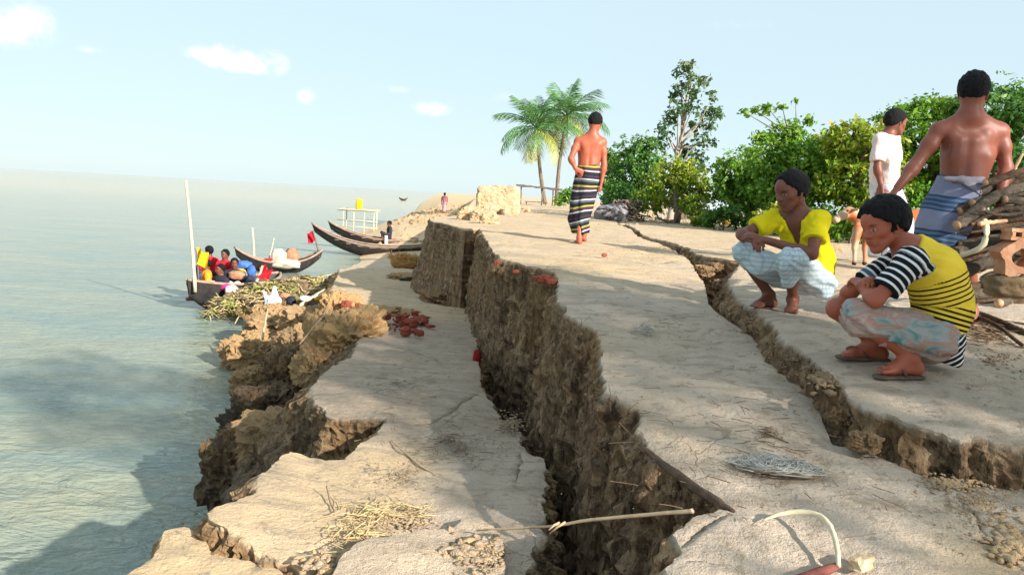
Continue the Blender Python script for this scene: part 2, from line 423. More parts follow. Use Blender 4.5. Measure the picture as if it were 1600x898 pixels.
    sm_ = np.ones(len(o.data.polygons), bool); 
    if len(sm_) == len(F): sm_[len(tri):] = False; o.data.polygons.foreach_set('use_smooth', sm_)      # crumbly broken faces on the walls
    if kind: o['kind'] = kind
    return o

# --- the plateau: one sheet from the fissure to the horizon, split by the second crack
main_px = [(1030, 930), (1042, 884), (1062, 850), (1056, 828), (1080, 806), (1128, 790), (1150, 789), (1112, 764), (1062, 728), (1012, 694), (1003, 668), (1008, 648), (990, 626), (952, 612), (944, 580),
           (943, 540), (934, 512), (908, 504), (886, 486), (872, 466), (874, 440), (868, 424), (842, 420), (812, 410), (786, 404), (772, 392), (758, 372), (750, 356)]
main_e = [onz(a, b, zM_) for a, b in main_px]
far_e = [(-0.75, 12.6), (-1.05, 13.6), (-1.45, 14.6), (-1.62, 15.6), (-1.3, 17.2), (-1.05, 19), (-1.15, 21), (-1.6, 27), (-2.2, 40), (-4.5, 90), (-9, 200), (-40, 900), (-60, 2600)]
loopA = resample([(0.36, 1.0)]+main_e, 0.0042, 0.045, 9, 1.0)
loopB = resample([main_e[-1]]+far_e, 0.012, 0.10, 1.6, 2.0)
far_r = resample([far_e[-1], (2600, 2600), (2600, -40), (9, -40), (9, 1.9)], 0.05)
ck = resample([(9, 1.9)]+c2_k[::-1], 0.006, 0.065, 7, 5.0)
cm_ = resample([c2_k[0]]+c2_m, 0.006, 0.018, 6, 8.0)
end_ = resample([c2_m[-1], (8.6, 1.5), (8.6, -2), (0.36, -2), (0.36, 1.0)], 0.04)
segs = [(loopA[:-1], 0.10), (loopB[:-1], 0.18), (far_r[:-1], 0.0), (ck[:-1], 0.22), (cm_[:-1], 0.02), (end_[:-1], 0.0)]
loop = np.concatenate([s for s, _ in segs]); bat = np.concatenate([np.full(len(s), b) if b != 0.22 else np.interp(s[:, 1], [2.6, 3.3, 3.9, 6.5, 8, 18], [.15, .2, .38, .38, .35, .2]) for s, b in segs])
def px_line(pts, zf): return [onz(a, b, zf) for a, b in pts]
gro = [(px_line([(1495, 770), (1520, 800), (1545, 838), (1566, 860), (1596, 886)], zM_), 0.012, 0.05),
       (px_line([(1062, 846), (1100, 820), (1135, 800)], zM_), 0.020, 0.07),
       (px_line([(1075, 868), (1130, 872), (1165, 886)], zM_), 0.006, 0.02),
       (px_line([(1325, 712), (1390, 712), (1440, 716)], zM_), 0.006, 0.02),
       (px_line([(880, 402), (930, 408), (990, 412), (1050, 408)], zM_), 0.010, 0.03)]
def warm_plat(V):
    d = V[:, 1]; base = np.clip((d-6.2)/2.5, 0, 0.55)
    w_ = base+0.5*fbm(xyz(V[:, 0]*.8, V[:, 1]*.8, 4.), 3)
    rub = np.exp(-((V[:, 0]-1.75)**2/.12+(V[:, 1]-2.55)**2/.05))
    return np.clip(w_+0.7*rub, 0, 1)
def z_plat_fin(x, y):
    z = z_plat(x, y); x = np.asarray(x, float); y = np.asarray(y, float)
    # the right block swells along the crack under the squatting man
    b = np.exp(-(((x-1.62)*.8+(y-5.0)*.6)**2/.16+((x-1.62)*-.6+(y-5.0)*.8)**2/.9))
    return z+0.05*b
def mottle_plat(V): return np.clip((.0+.16*fbm(xyz(V[:, 0]*1.3, V[:, 1]*1.3, 9.), 4))*np.clip((7.5-V[:, 1])/1.5, 0, 1), 0, .3)  # random brown mottling of the near plateau, fading out with distance
ground = soil_block('ground', loop, z_plat_fin, -0.6, bat, 1.7, warm=warm_plat, grooves=gro, shade_mottle=mottle_plat, bevel=0.014, rough=0.085, rmax=3600, coarse=0.022,
                    warm_wall=lambda V: np.clip(0.15+0.9*fbm(V*1.3+9, 3), 0, .8)*(V[:, 2] > 1.6)*.6)

# --- the slumped terrace between the fissure and the river
t_right = [(800, 960), (822, 898), (846, 820), (850, 760), (852, 718), (822, 706), (812, 690), (812, 664), (782, 644), (770, 622), (752, 604), (748, 572), (746, 540), (746, 516), (730, 486), (724, 466), (692, 452), (664, 446)]
t_left = [(655, 428), (640, 420), (590, 417), (532, 419), (524, 438), (517, 462), (528, 484), (540, 500), (560, 520), (556, 552), (500, 586), (488, 602), (494, 630), (512, 648), (560, 649), (606, 651), (590, 676),
          (560, 694), (540, 716), (452, 706), (436, 722), (408, 752), (398, 776), (364, 792), (322, 814), (330, 832), (380, 842), (400, 858), (440, 872), (470, 888), (500, 930), (480, 990)]
tr = [onz(a, b, z_terr) for a, b in t_right]; tl = [onz(a, b, z_terr) for a, b in t_left]
sa = resample(tr, 0.0045, 0.045, 9, 11.); sb = resample(tl, 0.0045, 0.05, 7, 13.); sc_ = resample([tl[-1], (-0.55, 1.2), (0.1, 1.2), tr[0]], .02)
loop = np.concatenate([sa[:-1], [sa[-1]], sb[:-1], sc_[:-1]])
nb = np.full(len(sb)-1, 0.62); yb = sb[:-1, 1]
nb = np.where(yb < 5.0, 0.10, np.where(yb < 5.9, 0.25, nb)); nb = np.where(yb > 15, .35, nb)
bat = np.concatenate([np.full(len(sa)-1, 0.05), [0.1], nb, np.full(len(sc_)-1, 0.0)])
def shade_terr(V): return np.clip(.30*np.clip((V[:, 1]-4.7)/.7, 0, 1)*np.clip((13-V[:, 1])/3, 0, 1)+.16*fbm(xyz(V[:, 0]*1.7, V[:, 1]*1.7, 3.), 3), 0, .4)  # terrace shade painted in: browner middle stretch, plus random mottling
gro = [(px_line([(604, 654), (640, 662), (672, 660), (704, 642), (726, 624), (748, 612)], z_terr), 0.022, 0.06),
       (px_line([(640, 712), (720, 640)], z_terr), 0.004, 0.008), (px_line([(815, 706), (812, 735), (806, 752)], z_terr), 0.012, 0.05),
       (px_line([(640, 548), (700, 568), (742, 574)], z_terr), 0.014, 0.05), (px_line([(470, 860), (520, 842), (556, 848)], z_terr), 0.008, 0.03)]
def warm_terr(V):
    f = np.clip((V[:, 1]-10)/3, 0, .6)
    near = np.clip((5.1-V[:, 1])/0.5, 0, 1)*np.clip((-0.25-V[:, 0])/.3, 0, 1)
    return np.clip(f+near*.75+0.35*fbm(xyz(V[:, 0]*1.1, V[:, 1]*1.1, 8.), 3), 0, 1)
def z_terr_fin(x, y):
    x = np.asarray(x, float); y = np.asarray(y, float)
    z = z_terr(x, y)+0.03*fbm(xyz(x, y, 6.), 3)
    z = z+0.05*np.clip((-0.9-x)/.5, 0, 1)*np.clip((5.4-y)/.5, 0, 1)          # lifted outer lip
    z = z-0.06*np.exp(-((x-0.1)/.25)**2)*np.clip((y-5)/1, 0, 1)
    return z
terrace = soil_block('terrace_ground', loop, z_terr_fin, -0.7, bat, 5.1, warm=warm_terr, grooves=gro, shade_mottle=shade_terr, rough=0.11, bevel=0.016, rows=62,
                     warm_wall=lambda V: np.clip(0.05+1.1*fbm(V*0.9+3, 3)+0.35*np.clip((V[:, 1]-9)/3, 0, 1), 0, 1)*np.clip((V[:, 2]-.1)/.7, 0, 1))

# --- floor of the fissure, rough rubble in the dark
xs = np.linspace(-3.2, 1.6, 110); ys = np.geomspace(1.0, 17.5, 150); X, Y = np.meshgrid(xs, ys)
Z = -0.35+0.10*fbm(xyz(X*2, Y*2, 2.), 4)+0.12*fbm(xyz(X*5, Y*5, 3.), 3, .6, True)
Z += np.clip((Y-11)/4, 0, 1)*1.2
Z -= np.clip((-1.2-X)/1.0, 0, 2)*0.7
nx, ny = len(xs), len(ys)
idx = np.arange(nx*ny).reshape(ny, nx)
Fg = np.stack([idx[:-1, :-1], idx[:-1, 1:], idx[1:, 1:], idx[1:, :-1]], -1).reshape(-1, 4)
cf = mesh_np('fissure_floor', np.stack([X, Y, Z], -1).reshape(-1, 3), Fg, M_SOIL, attrs={'wall': np.ones(nx*ny), 'warm': np.zeros(nx*ny)}); cf['kind'] = 'structure'

# --- low sandy shore beyond the cliff, with a mud flat by the boats
ys = np.concatenate([np.linspace(15.5, 70, 150), np.geomspace(72, 1500, 60)]); us_ = np.linspace(0, 1, 120)
rows_ = []
for y in ys:
    xr = np.interp(y, [15, 20, 40, 90, 200, 900, 2600], [-.4, -.6, -1.2, -3.5, -7, -34, -50])+0.8
    xl = np.interp(y, [15, 19, 24, 28, 34, 40, 46, 60, 75, 100, 200, 900, 1500], [-3, -5.2, -6.2, -6.5, -6.6, -8.0, -9.6, -11.5, -12.0, -13, -24, -90, -150])
    rows_.append(np.stack([xl+(xr-xl)*us_, np.full(120, y)], -1))
G = np.stack(rows_); X, Y = G[..., 0], G[..., 1]; U = np.broadcast_to(us_, X.shape)
hgt = np.interp(Y, [15, 24, 34, 42, 50, 70, 120, 1500], [.12, .2, .4, 1.0, 1.5, 1.8, 2.0, 2.2])
prof = np.interp(U, [0, .08, .35, .7, 1], [-.15, .1, .62, .85, 1.1])
Z = hgt*prof-0.02+0.05*fbm(xyz(X*.6, Y*.6, 1.), 4)*np.minimum(1, hgt*2)+0.16*np.clip(hgt-.5, 0, 1)*fbm(xyz(X*.35, Y*.12, 4.), 3)
Z = np.where(U < 0.001, -0.4, Z)
nx, ny = 120, len(ys); idx = np.arange(nx*ny).reshape(ny, nx)
Fg = np.stack([idx[:-1, :-1], idx[:-1, 1:], idx[1:, 1:], idx[1:, :-1]], -1).reshape(-1, 4)
warm_s = np.clip((Y-26)/12, 0, .95)
sh = mesh_np('sandy_shore', np.stack([X, Y, Z], -1).reshape(-1, 3), Fg, M_SOIL, attrs={'wall': np.zeros(nx*ny), 'warm': warm_s.ravel()}); sh['kind'] = 'structure'
SH_P = np.stack([X, Y, Z], -1).reshape(-1, 3)
def shore_z(x, y): return float(SH_P[np.argmin((SH_P[:, 0]-x)**2+(SH_P[:, 1]-y)**2), 2])

# --- river
def water_mat():
    m, nt, b = mat('river_water'); v = coords(nt)
    big = noise(nt, coords(nt, (.02, .012, 1)), 1.0, 3, .5)
    geo = nt.nodes.new('ShaderNodeNewGeometry'); sep = nt.nodes.new('ShaderNodeSeparateXYZ'); nt.links.new(geo.outputs['Position'], sep.inputs[0])
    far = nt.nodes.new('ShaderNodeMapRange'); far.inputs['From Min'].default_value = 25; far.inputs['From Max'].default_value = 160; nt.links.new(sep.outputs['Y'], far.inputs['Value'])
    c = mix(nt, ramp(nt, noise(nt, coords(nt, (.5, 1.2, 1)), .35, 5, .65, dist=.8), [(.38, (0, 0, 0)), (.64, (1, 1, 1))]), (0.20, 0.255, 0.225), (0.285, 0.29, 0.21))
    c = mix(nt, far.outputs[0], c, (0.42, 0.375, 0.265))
    nt.links.new(c, b.inputs['Base Color'])
    b.inputs['Roughness'].default_value = 0.16; b.inputs['IOR'].default_value = 1.33; b.inputs['Specular IOR Level'].default_value = 0.24
    w1 = noise(nt, coords(nt, (1.0, 1.6, 1)), 1.5, 4, .55, dist=.6); w2 = noise(nt, coords(nt, (1.0, 1.9, 1)), 5.5, 4, .6, dist=.8); w3 = noise(nt, coords(nt, (.12, .3, 1)), 1.2, 3, .5, dist=.4)
    h = mth(nt, 'ADD', mth(nt, 'MULTIPLY', w1, .55), mth(nt, 'ADD', mth(nt, 'MULTIPLY', w2, .22), mth(nt, 'MULTIPLY', w3, 1.2)))
    bump(nt, b, h, 1.0, 0.26)
    return m
M_WATER = water_mat()
rr_ = np.concatenate([np.geomspace(2.0, 60, 260), np.geomspace(62, 9000, 60)]); aa_ = np.linspace(-1.75, 1.2, 420)
Rg, Ag = np.meshgrid(rr_, aa_, indexing='ij'); X, Y = Rg*np.sin(Ag), Rg*np.cos(Ag)
fade = np.clip(1.2-Rg/45, 0, 1)
Z = fade*(0.030*fbm(xyz(X*.9, Y*1.3, 1.), 3)+0.014*fbm(xyz(X*3.2, Y*4.4, 4.), 3, .55, True))
ny, nx = Rg.shape; idx = np.arange(nx*ny).reshape(ny, nx)
Fg = np.stack([idx[:-1, :-1], idx[1:, :-1], idx[1:, 1:], idx[:-1, 1:]], -1).reshape(-1, 4)
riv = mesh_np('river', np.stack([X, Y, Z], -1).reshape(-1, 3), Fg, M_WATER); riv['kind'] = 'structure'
# ------------------------------------------------------------ people: one continuous surface each, grown from a smooth field
def nrm(v): v = np.asarray(v, float); return v/(np.linalg.norm(v)+1e-9)
def surfnet(D, lo, h):
    s = D < 0
    c = s[:-1, :-1, :-1].astype(np.int8)
    for o in [(1, 0, 0), (0, 1, 0), (0, 0, 1), (1, 1, 0), (1, 0, 1), (0, 1, 1), (1, 1, 1)]:
        c = c+s[o[0]:s.shape[0]-1+o[0], o[1]:s.shape[1]-1+o[1], o[2]:s.shape[2]-1+o[2]]
    act = np.argwhere((c > 0) & (c < 8)); idx = -np.ones(c.shape, np.int64); idx[tuple(act.T)] = np.arange(len(act))
    acc = np.zeros((len(act), 3)); cnt = np.zeros(len(act))
    cor = [(0, 0, 0), (1, 0, 0), (0, 1, 0), (1, 1, 0), (0, 0, 1), (1, 0, 1), (0, 1, 1), (1, 1, 1)]
    val = [D[tuple((act+o).T)] for o in cor]
    for a, b in [(0, 1), (2, 3), (4, 5), (6, 7), (0, 2), (1, 3), (4, 6), (5, 7), (0, 4), (1, 5), (2, 6), (3, 7)]:
        va, vb = val[a], val[b]; m = (va < 0) != (vb < 0)
        t = np.where(m, va/np.where(m, va-vb, 1), 0)[:, None]
        p = np.array(cor[a])+(np.array(cor[b])-np.array(cor[a]))*t
        acc += np.where(m[:, None], p, 0); cnt += m
    V = (act+acc/cnt[:, None])*h+lo
    Fs = []
    for ax in range(3):
        sl0 = [slice(None)]*3; sl1 = [slice(None)]*3; sl0[ax] = slice(None, -1); sl1[ax] = slice(1, None)
        e = s[tuple(sl0)] != s[tuple(sl1)]
        q = np.argwhere(e); b, cc = [(1, 2), (2, 0), (0, 1)][ax]
        ok = (q[:, b] > 0) & (q[:, cc] > 0) & (q[:, b] < s.shape[b]-1) & (q[:, cc] < s.shape[cc]-1); q = q[ok]
        inside = s[tuple(q.T)]
        def cell(db, dc):
            r = q.copy(); r[:, b] -= db; r[:, cc] -= dc; return idx[tuple(r.T)]
        f = np.stack([cell(1, 1), cell(0, 1), cell(0, 0), cell(1, 0)], 1)
        f = np.where(inside[:, None], f, f[:, ::-1]); Fs.append(f)
    F = np.concatenate(Fs); F = F[(F >= 0).all(1)]
    return V, F

class Field:
    """smooth union of tapered, optionally flattened, capsules"""
    def __init__(s): s.p = []
    def cap(s, a, b, ra, rb=None, k=0.02, flat=None, ff=1.0, neg=False):
        s.p.append((np.asarray(a, float), np.asarray(b, float), ra, ra if rb is None else rb, k, None if flat is None else nrm(flat), ff, neg)); return s
    def ball(s, a, r, k=0.02, flat=None, ff=1.0, neg=False): return s.cap(a, a, r, r, k, flat, ff, neg)
    def chain(s, pts, rad, **k):
        for i in range(len(pts)-1): s.cap(pts[i], pts[i+1], rad[i], rad[i+1], **k)
        return s
    def grow(s, d, k=None):
        g = Field(); g.p = [(a, b, ra+d, rb+d, k or kk, f, ff, n) for a, b, ra, rb, kk, f, ff, n in s.p if not n]; return g
    def eval(s, h, pad=0.03, post=None, marg=.045):
        P = [q for q in s.p if not q[7]]
        lo = np.min([np.minimum(a-ra, b-rb) for a, b, ra, rb, *_ in P], 0)-pad; hi = np.max([np.maximum(a+ra, b+rb) for a, b, ra, rb, *_ in P], 0)+pad
        n = np.ceil((hi-lo)/h).astype(int)+1
        D = np.full(n, 0.09 if marg < .1 else .6, np.float32)
        ax = [lo[i]+np.arange(n[i])*h for i in range(3)]
        for a, b, ra, rb, k, fl, ff, neg in s.p:
            m = marg+k
            i0 = np.clip(np.floor((np.minimum(a-ra, b-rb)-m-lo)/h).astype(int), 0, n); i1 = np.clip(np.ceil((np.maximum(a+ra, b+rb)+m-lo)/h).astype(int)+1, 0, n)
            if (i1-i0 < 2).any(): continue
            X = ax[0][i0[0]:i1[0], None, None]-a[0]; Y = ax[1][None, i0[1]:i1[1], None]-a[1]; Z = ax[2][None, None, i0[2]:i1[2]]-a[2]
            ba = b-a; L2 = ba @ ba
            t = np.clip((X*ba[0]+Y*ba[1]+Z*ba[2])/L2, 0, 1) if L2 > 1e-10 else np.zeros(np.broadcast(X, Y, Z).shape)
            qx, qy, qz = X-ba[0]*t, Y-ba[1]*t, Z-ba[2]*t
            r = ra+(rb-ra)*t
            q2 = qx*qx+qy*qy+qz*qz
            if fl is not None:
                w_ = qx*fl[0]+qy*fl[1]+qz*fl[2]; q2 = q2+w_*w_*(1/(ff*ff)-1)
                d = (np.sqrt(q2)-r)*(0.5+0.5*ff)
            else: d = np.sqrt(q2)-r
            sl = tuple(slice(i0[i], i1[i]) for i in range(3)); e = D[sl]
            if neg:
                d = -d; hh = np.clip(0.5-0.5*(e-d)/k, 0, 1); D[sl] = e+(d-e)*hh+k*hh*(1-hh)
            else:
                hh = np.clip(0.5+0.5*(e-d)/k, 0, 1); D[sl] = e+(d-e)*hh-k*hh*(1-hh)
        if post is not None:
            G = np.stack(np.meshgrid(*ax, indexing='ij'), -1); D = post(D, G)
        return D, lo
    def mesh(s, h, post=None, pad=0.03, marg=.045):
        D, lo = s.eval(h, pad, post, marg)
        D[0] = D[-1] = 0.05; D[:, 0] = D[:, -1] = 0.05; D[:, :, 0] = D[:, :, -1] = 0.05
        V, F = surfnet(D, lo, h)
        return V, F
def relax(V, F, it=2, lam=0.5):
    n = len(V); a = F.ravel(); b = np.roll(F, -1, 1).ravel(); deg = np.bincount(a, minlength=n)+np.bincount(b, minlength=n)
    for _ in range(it):
        S = np.zeros_like(V)
        for c in range(3): S[:, c] = np.bincount(a, V[b, c], n)+np.bincount(b, V[a, c], n)
        V = V+lam*(S/np.maximum(deg, 1)[:, None]-V)
    return V

# materials
def skin_mat():
    m, nt, b = mat('skin'); c = attr(nt, 'col', 'Color'); v = coords(nt)
    n = noise(nt, v, 22, 4, .6)
    nt.links.new(mix(nt, ramp(nt, n, [(.35, (0, 0, 0)), (.7, (.45, .45, .45))]), c, mix(nt, 1.0, c, (.72, .66, .62), 'MULTIPLY')), b.inputs['Base Color'])
    b.inputs['Roughness'].default_value = 0.50; b.inputs['Specular IOR Level'].default_value = 0.40
    b.inputs['Subsurface Weight'].default_value = 0.06; b.inputs['Subsurface Radius'].default_value = (.02, .008, .004); b.inputs['Subsurface Scale'].default_value = .3
    bump(nt, b, noise(nt, v, 160, 3, .6), .12, .003); return m
M_SKIN = skin_mat()
def hair_mat():
    m, nt, b = mat('hair'); v = coords(nt, (30, 30, 90))
    n = noise(nt, v, 4, 4, .6); nt.links.new(ramp(nt, n, [(.3, (.004, .004, .005)), (.7, (.013, .012, .013))]), b.inputs['Base Color'])
    b.inputs['Roughness'].default_value = .62; b.inputs['Specular IOR Level'].default_value = .15; bump(nt, b, n, .9, .01); return m
M_HAIR = hair_mat()
def weave(nt, b, scale=420):
    v = coords(nt); f = noise(nt, v, 16, 4, .6); bump(nt, b, mth(nt, 'ADD', f, mth(nt, 'MULTIPLY', noise(nt, v, scale, 2, .5), .15)), .35, .012)
    b.inputs['Roughness'].default_value = .92; b.inputs['Specular IOR Level'].default_value = .15
def plain_cloth(name, c1, c2, sc=9):
    m, nt, b = mat(name); v = coords(nt); nt.links.new(mix(nt, ramp(nt, noise(nt, v, sc, 4, .6), [(.35, (0, 0, 0)), (.68, (1, 1, 1))]), c1, c2), b.inputs['Base Color']); weave(nt, b); return m
def attr_cloth(name, var=.25):
    """colours come from the woven pattern stored on the cloth"""
    m, nt, b = mat(name); c = attr(nt, 'col', 'Color'); v = coords(nt)
    nt.links.new(mix(nt, mth(nt, 'MULTIPLY', noise(nt, v, 14, 4, .6), var), c, mix(nt, 1.0, c, (.6, .6, .62), 'MULTIPLY')), b.inputs['Base Color']); weave(nt, b); return m
def stripe_ramp(nt, coord, period, stops):
    f = mth(nt, 'FRACT', mth(nt, 'DIVIDE', coord, period)); return ramp(nt, f, stops, 'CONSTANT')

def frame(fwd, up=(0, 0, 1)):
    f = nrm(fwd); u = np.asarray(up, float); u = nrm(u-f*(u @ f)); r = np.cross(f, u)
    return f, u, r
def add_head(B, c, fwd, up, neck, s=1.0, neck_r=.052):
    f, u, r = frame(fwd, up); c = np.asarray(c, float)
    def P(x, y, z): return c+s*(r*x+f*y+u*z)
    B.ball(P(0, -.012, .035), .092*s, .02, r, .82)
    B.cap(P(0, -.03, .02), P(0, .045, .035), .075*s, .066*s, .025, r, .92)
    B.cap(P(0, .035, -.01), P(0, .045, -.055), .060*s, .045*s, .025)
    B.cap(P(0, .03, -.065), P(0, .066, -.096), .036*s, .021*s, .018)
    for q in (-1, 1):
        B.cap(P(q*.050, .005, -.045), P(q*.018, .060, -.097), .017*s, .016*s, .02)
        B.ball(P(q*.043, .060, -.018), .020*s, .018)
        B.cap(P(q*.030, .074, -.030), P(q*.022, .078, -.062), .014*s, .014*s, .014)
    B.cap(P(-.034, .081, .020), P(.034, .081, .020), .0125*s, None, .012)
    for q in (-1, 1):
        B.ball(P(q*.031, .098, .000), .0155*s, .010, neg=True)
        B.ball(P(q*.031, .079, -.001), .0125*s, .003)
    B.cap(P(0, .090, .012), P(0, .110, -.029), .0080*s, .0120*s, .009)
    for q in (-1, 1): B.ball(P(q*.013, .097, -.033), .0085*s, .006)
    B.cap(P(-.019, .086, -.055), P(.019, .086, -.055), .0075*s, None, .005, u, .7); B.ball(P(0, .091, -.055), .009*s, .005, u, .6)
    B.cap(P(-.017, .083, -.069), P(.017, .083, -.069), .0085*s, None, .005, u, .7); B.ball(P(0, .087, -.069), .0095*s, .005, u, .6)
    for q in (-1, 1):
        B.cap(P(q*.078, -.004, .014), P(q*.074, .004, -.030), .0185*s, .011*s, .006, r*1.0+f*.3*q, .38)
    B.cap(P(0, -.022, -.04), neck, neck_r*s, (neck_r+.004)*s, .03)
    return dict(f=f, u=u, r=r, c=c, s=s, P=P)
def hair_mesh(H, h, off=.014, slope=.78, low=-.005, fringe=0.0, seed=1.0, puff=0.0):
    f, u, r, c, s = H['f'], H['u'], H['r'], H['c'], H['s']; P = H['P']; B = Field()
    B.ball(P(0, -.012, .035), (.092+off)*s, .02, r, .84); B.cap(P(0, -.03, .03), P(0, .040, .042), (.074+off+puff)*s, (.062+off+puff*.6)*s, .02, r, .95)
    def post(D, G):
        q = G-c; x, y, z = q @ r, q @ f, q @ u
        cut = (slope*y-z+low*s)/math.hypot(1, slope)
        cut2 = y-(.082+fringe)*s
        sd = np.maximum(cut, cut2)
        sideburn = np.maximum(np.maximum(np.abs(y-.014*s)-.007*s, np.abs(z-.0*s)-.022*s), .055*s-np.abs(x))
        sd = np.minimum(sd, sideburn)
        nz = fbm(q*45+seed, 3)*.008+fbm(np.stack([x*70, y*70, z*22], -1), 2)*.007
        return np.maximum(D+nz, sd+nz*1.5)
    return B.mesh(h, post)
def add_hand(B, w_, d, n, curl=.5, side=1, s=1.0):
    """w_ wrist, d towards the fingers, n palm normal (the side the fingers curl to)"""
    d = nrm(d); n = nrm(np.asarray(n, float)-d*(np.asarray(n, float) @ d)); x = np.cross(d, n)*side; w_ = np.asarray(w_, float)
    B.cap(w_, w_+d*.085*s, .026*s, .036*s, .012, n, .5)
    for i, (o, l) in enumerate(((-.030, .062), (-.010, .072), (.010, .068), (.029, .053))):
        b0 = w_+d*.088*s+x*o*s
        a1 = curl*.75+i*.03; a2 = curl*1.7
        m1 = b0+(d*math.cos(a1)+n*math.sin(a1))*l*.55*s; m2 = m1+(d*math.cos(a2)+n*math.sin(a2))*l*.5*s
        B.chain([b0-d*.01, m1, m2], [.0098*s, .0090*s, .0072*s], k=.003)
    t0 = w_+d*.022*s-x*.022*s; t1 = t0+(d*.6-x*.7+n*.35)*.042*s; t2 = t1+(d*.9-x*.12+n*.45)*.034*s
    B.chain([t0, t1, t2], [.0135*s, .0110*s, .0085*s], k=.006)
    return w_+d*.09*s
def add_foot(B, ank, toe, s=1.0, up=(0, 0, 1)):
    t, u, r = frame(toe, up); ank = np.asarray(ank, float)
    heel = ank-t*.035*s-u*.050*s; ball_ = ank+t*.115*s-u*.056*s
    B.cap(ank, heel, .035*s, .032*s, .02); B.cap(heel, ball_, .031*s, .027*s, .02)
    B.cap(ank+t*.01*s, ball_, .034*s, .022*s, .025); B.cap(ball_-r*.022*s, ball_+r*.024*s, .021*s, .019*s, .015)
    for i, o in enumerate((-.034, -.015, .002, .018, .033)):
        big = .0125 if i == 0 else .0095
        b0 = ball_+r*o*s+t*.01*s-u*.004*s; B.cap(b0, b0+t*(.042-.004*i)*s-u*.004*s, big*s, big*.9*s, .004)
    return heel, ball_, t, u, r
def add_arm(B, sh, el, wr, s=1.0, thick=1.0):
    sh, el, wr = (np.asarray(q, float) for q in (sh, el, wr)); k = s*thick
    B.ball(sh, .050*k, .03); B.cap(sh, el, .043*k, .034*k, .02); B.ball(sh+(el-sh)*.42, .044*k, .03)
    B.cap(el, wr, .035*k, .0235*k, .02); B.ball(el+(wr-el)*.26, .0385*k, .025)
def add_leg(B, hip, kn, an, s=1.0, thick=1.0, back=(0, 1, 0)):
    hip, kn, an = (np.asarray(q, float) for q in (hip, kn, an)); k = s*thick
    B.cap(hip, kn, .080*k, .052*k, .03); B.ball(kn, .053*k, .02)
    B.cap(kn, an, .046*k, .032*k, .02)
    bk = nrm(back); B.cap(kn+(an-kn)*.18+bk*.018*k, kn+(an-kn)*.5+bk*.012*k, .040*k, .034*k, .03)

SKIN_A = np.array((.26, .085, .045)); SKIN_B = np.array((.36, .095, .05)); SKIN_C = np.array((.175, .060, .036))
def person_colors(V, base, H, brows=True):
    f, u, r, c, s = H['f'], H['u'], H['r'], H['c'], H['s']
    col = np.tile(base, (len(V), 1)).astype(float)
    q = (V-c)/s; x, y, z = q @ r, q @ f, q @ u
    near = np.linalg.norm(q, axis=1) < .16
    def blob(px, py, pz, rad, k): return np.clip(1-np.sqrt(((np.abs(x)-px)/rad[0])**2+((y-py)/rad[1])**2+((z-pz)/rad[2])**2), 0, 1)**.5*k*near
    def put(m, cc):
        m = np.clip(m, 0, 1)[:, None]; col[:] = col*(1-m)+np.array(cc)*m
    put(blob(0, .09, -.062, (.026, .03, .014), .7), base*np.array((.75, .55, .55)))
    if brows: put(blob(.033, .086, .021, (.024, .02, .0075), 1.0), (.012, .01, .01))
    put(blob(.031, .088, -.001, (.015, .012, .007), 1.3), (.42, .38, .35)); put(blob(.031, .091, -.001, (.0075, .010, .0075), 1.6), (.012, .01, .01))
    return col
def finish_person(root, B, H, base, h, hair=None, extra_col=None):
    V, F = B.mesh(h); V = relax(V, F, 1, .4)
    col = person_colors(V, base, H)
    if extra_col: col = extra_col(V, col)
    mesh_np('body', V-np.array(root.location), F, M_SKIN, root, attrs={'col': col})
    if hair is not None:
        V, F = hair_mesh(H, h*.9, **hair); mesh_np('hair', V-np.array(root.location), F, M_HAIR, root)
def cloth(root, name, B, h, m, post=None, attrs=None, rel=1):
    V, F = B.mesh(h, post, pad=.04); V = relax(V, F, rel, .5)
    at_ = attrs(V) if attrs else None
    top_ = root.parent if root.parent is not None else root
    return mesh_np(name, V-np.array(top_.location), F, m, root, attrs=at_)
def along(V, pts):
    """distance along a polyline of the nearest point, and distance to it"""
    pts = [np.asarray(p, float) for p in pts]; best = np.full(len(V), 1e9); s = np.zeros(len(V)); L0 = 0
    for i, (a, b) in enumerate(zip(pts[:-1], pts[1:])):
        ba = b-a; L = np.linalg.norm(ba); t = (V-a) @ ba/(L*L)
        t0 = -1e9 if i == 0 else 0; t1 = 1e9 if i == len(pts)-2 else 1
        t = np.clip(t, t0, t1); d = np.linalg.norm(V-a-ba*np.clip(t, 0, 1)[:, None], axis=1); m = d < best
        best = np.where(m, d, best); s = np.where(m, L0+t*L, s); L0 += L
    return s, best
def folds(G, a, b, n, amp, seed):
    """creases running along the limb a-b"""
    ax = nrm(np.asarray(b)-a); e1 = nrm(np.cross(ax, (0.2, .1, 1.))); e2 = np.cross(ax, e1); q = G-a; l = q @ ax; an = np.arctan2(q @ e2, q @ e1)
    return amp*np.sin(an*n+5*pn(np.stack([l*4, an*.6, l*0+seed], -1)))*(.5+.8*np.abs(pn(np.stack([an*1.3, l*7, l*0+seed], -1))))
def gz(x, y): return float(z_plat_fin(np.array([x]), np.array([y]))[0])
def mid(a, b, t=.5): return np.asarray(a)*(1-t)+np.asarray(b)*t
EX, EY, EZ = np.eye(3)

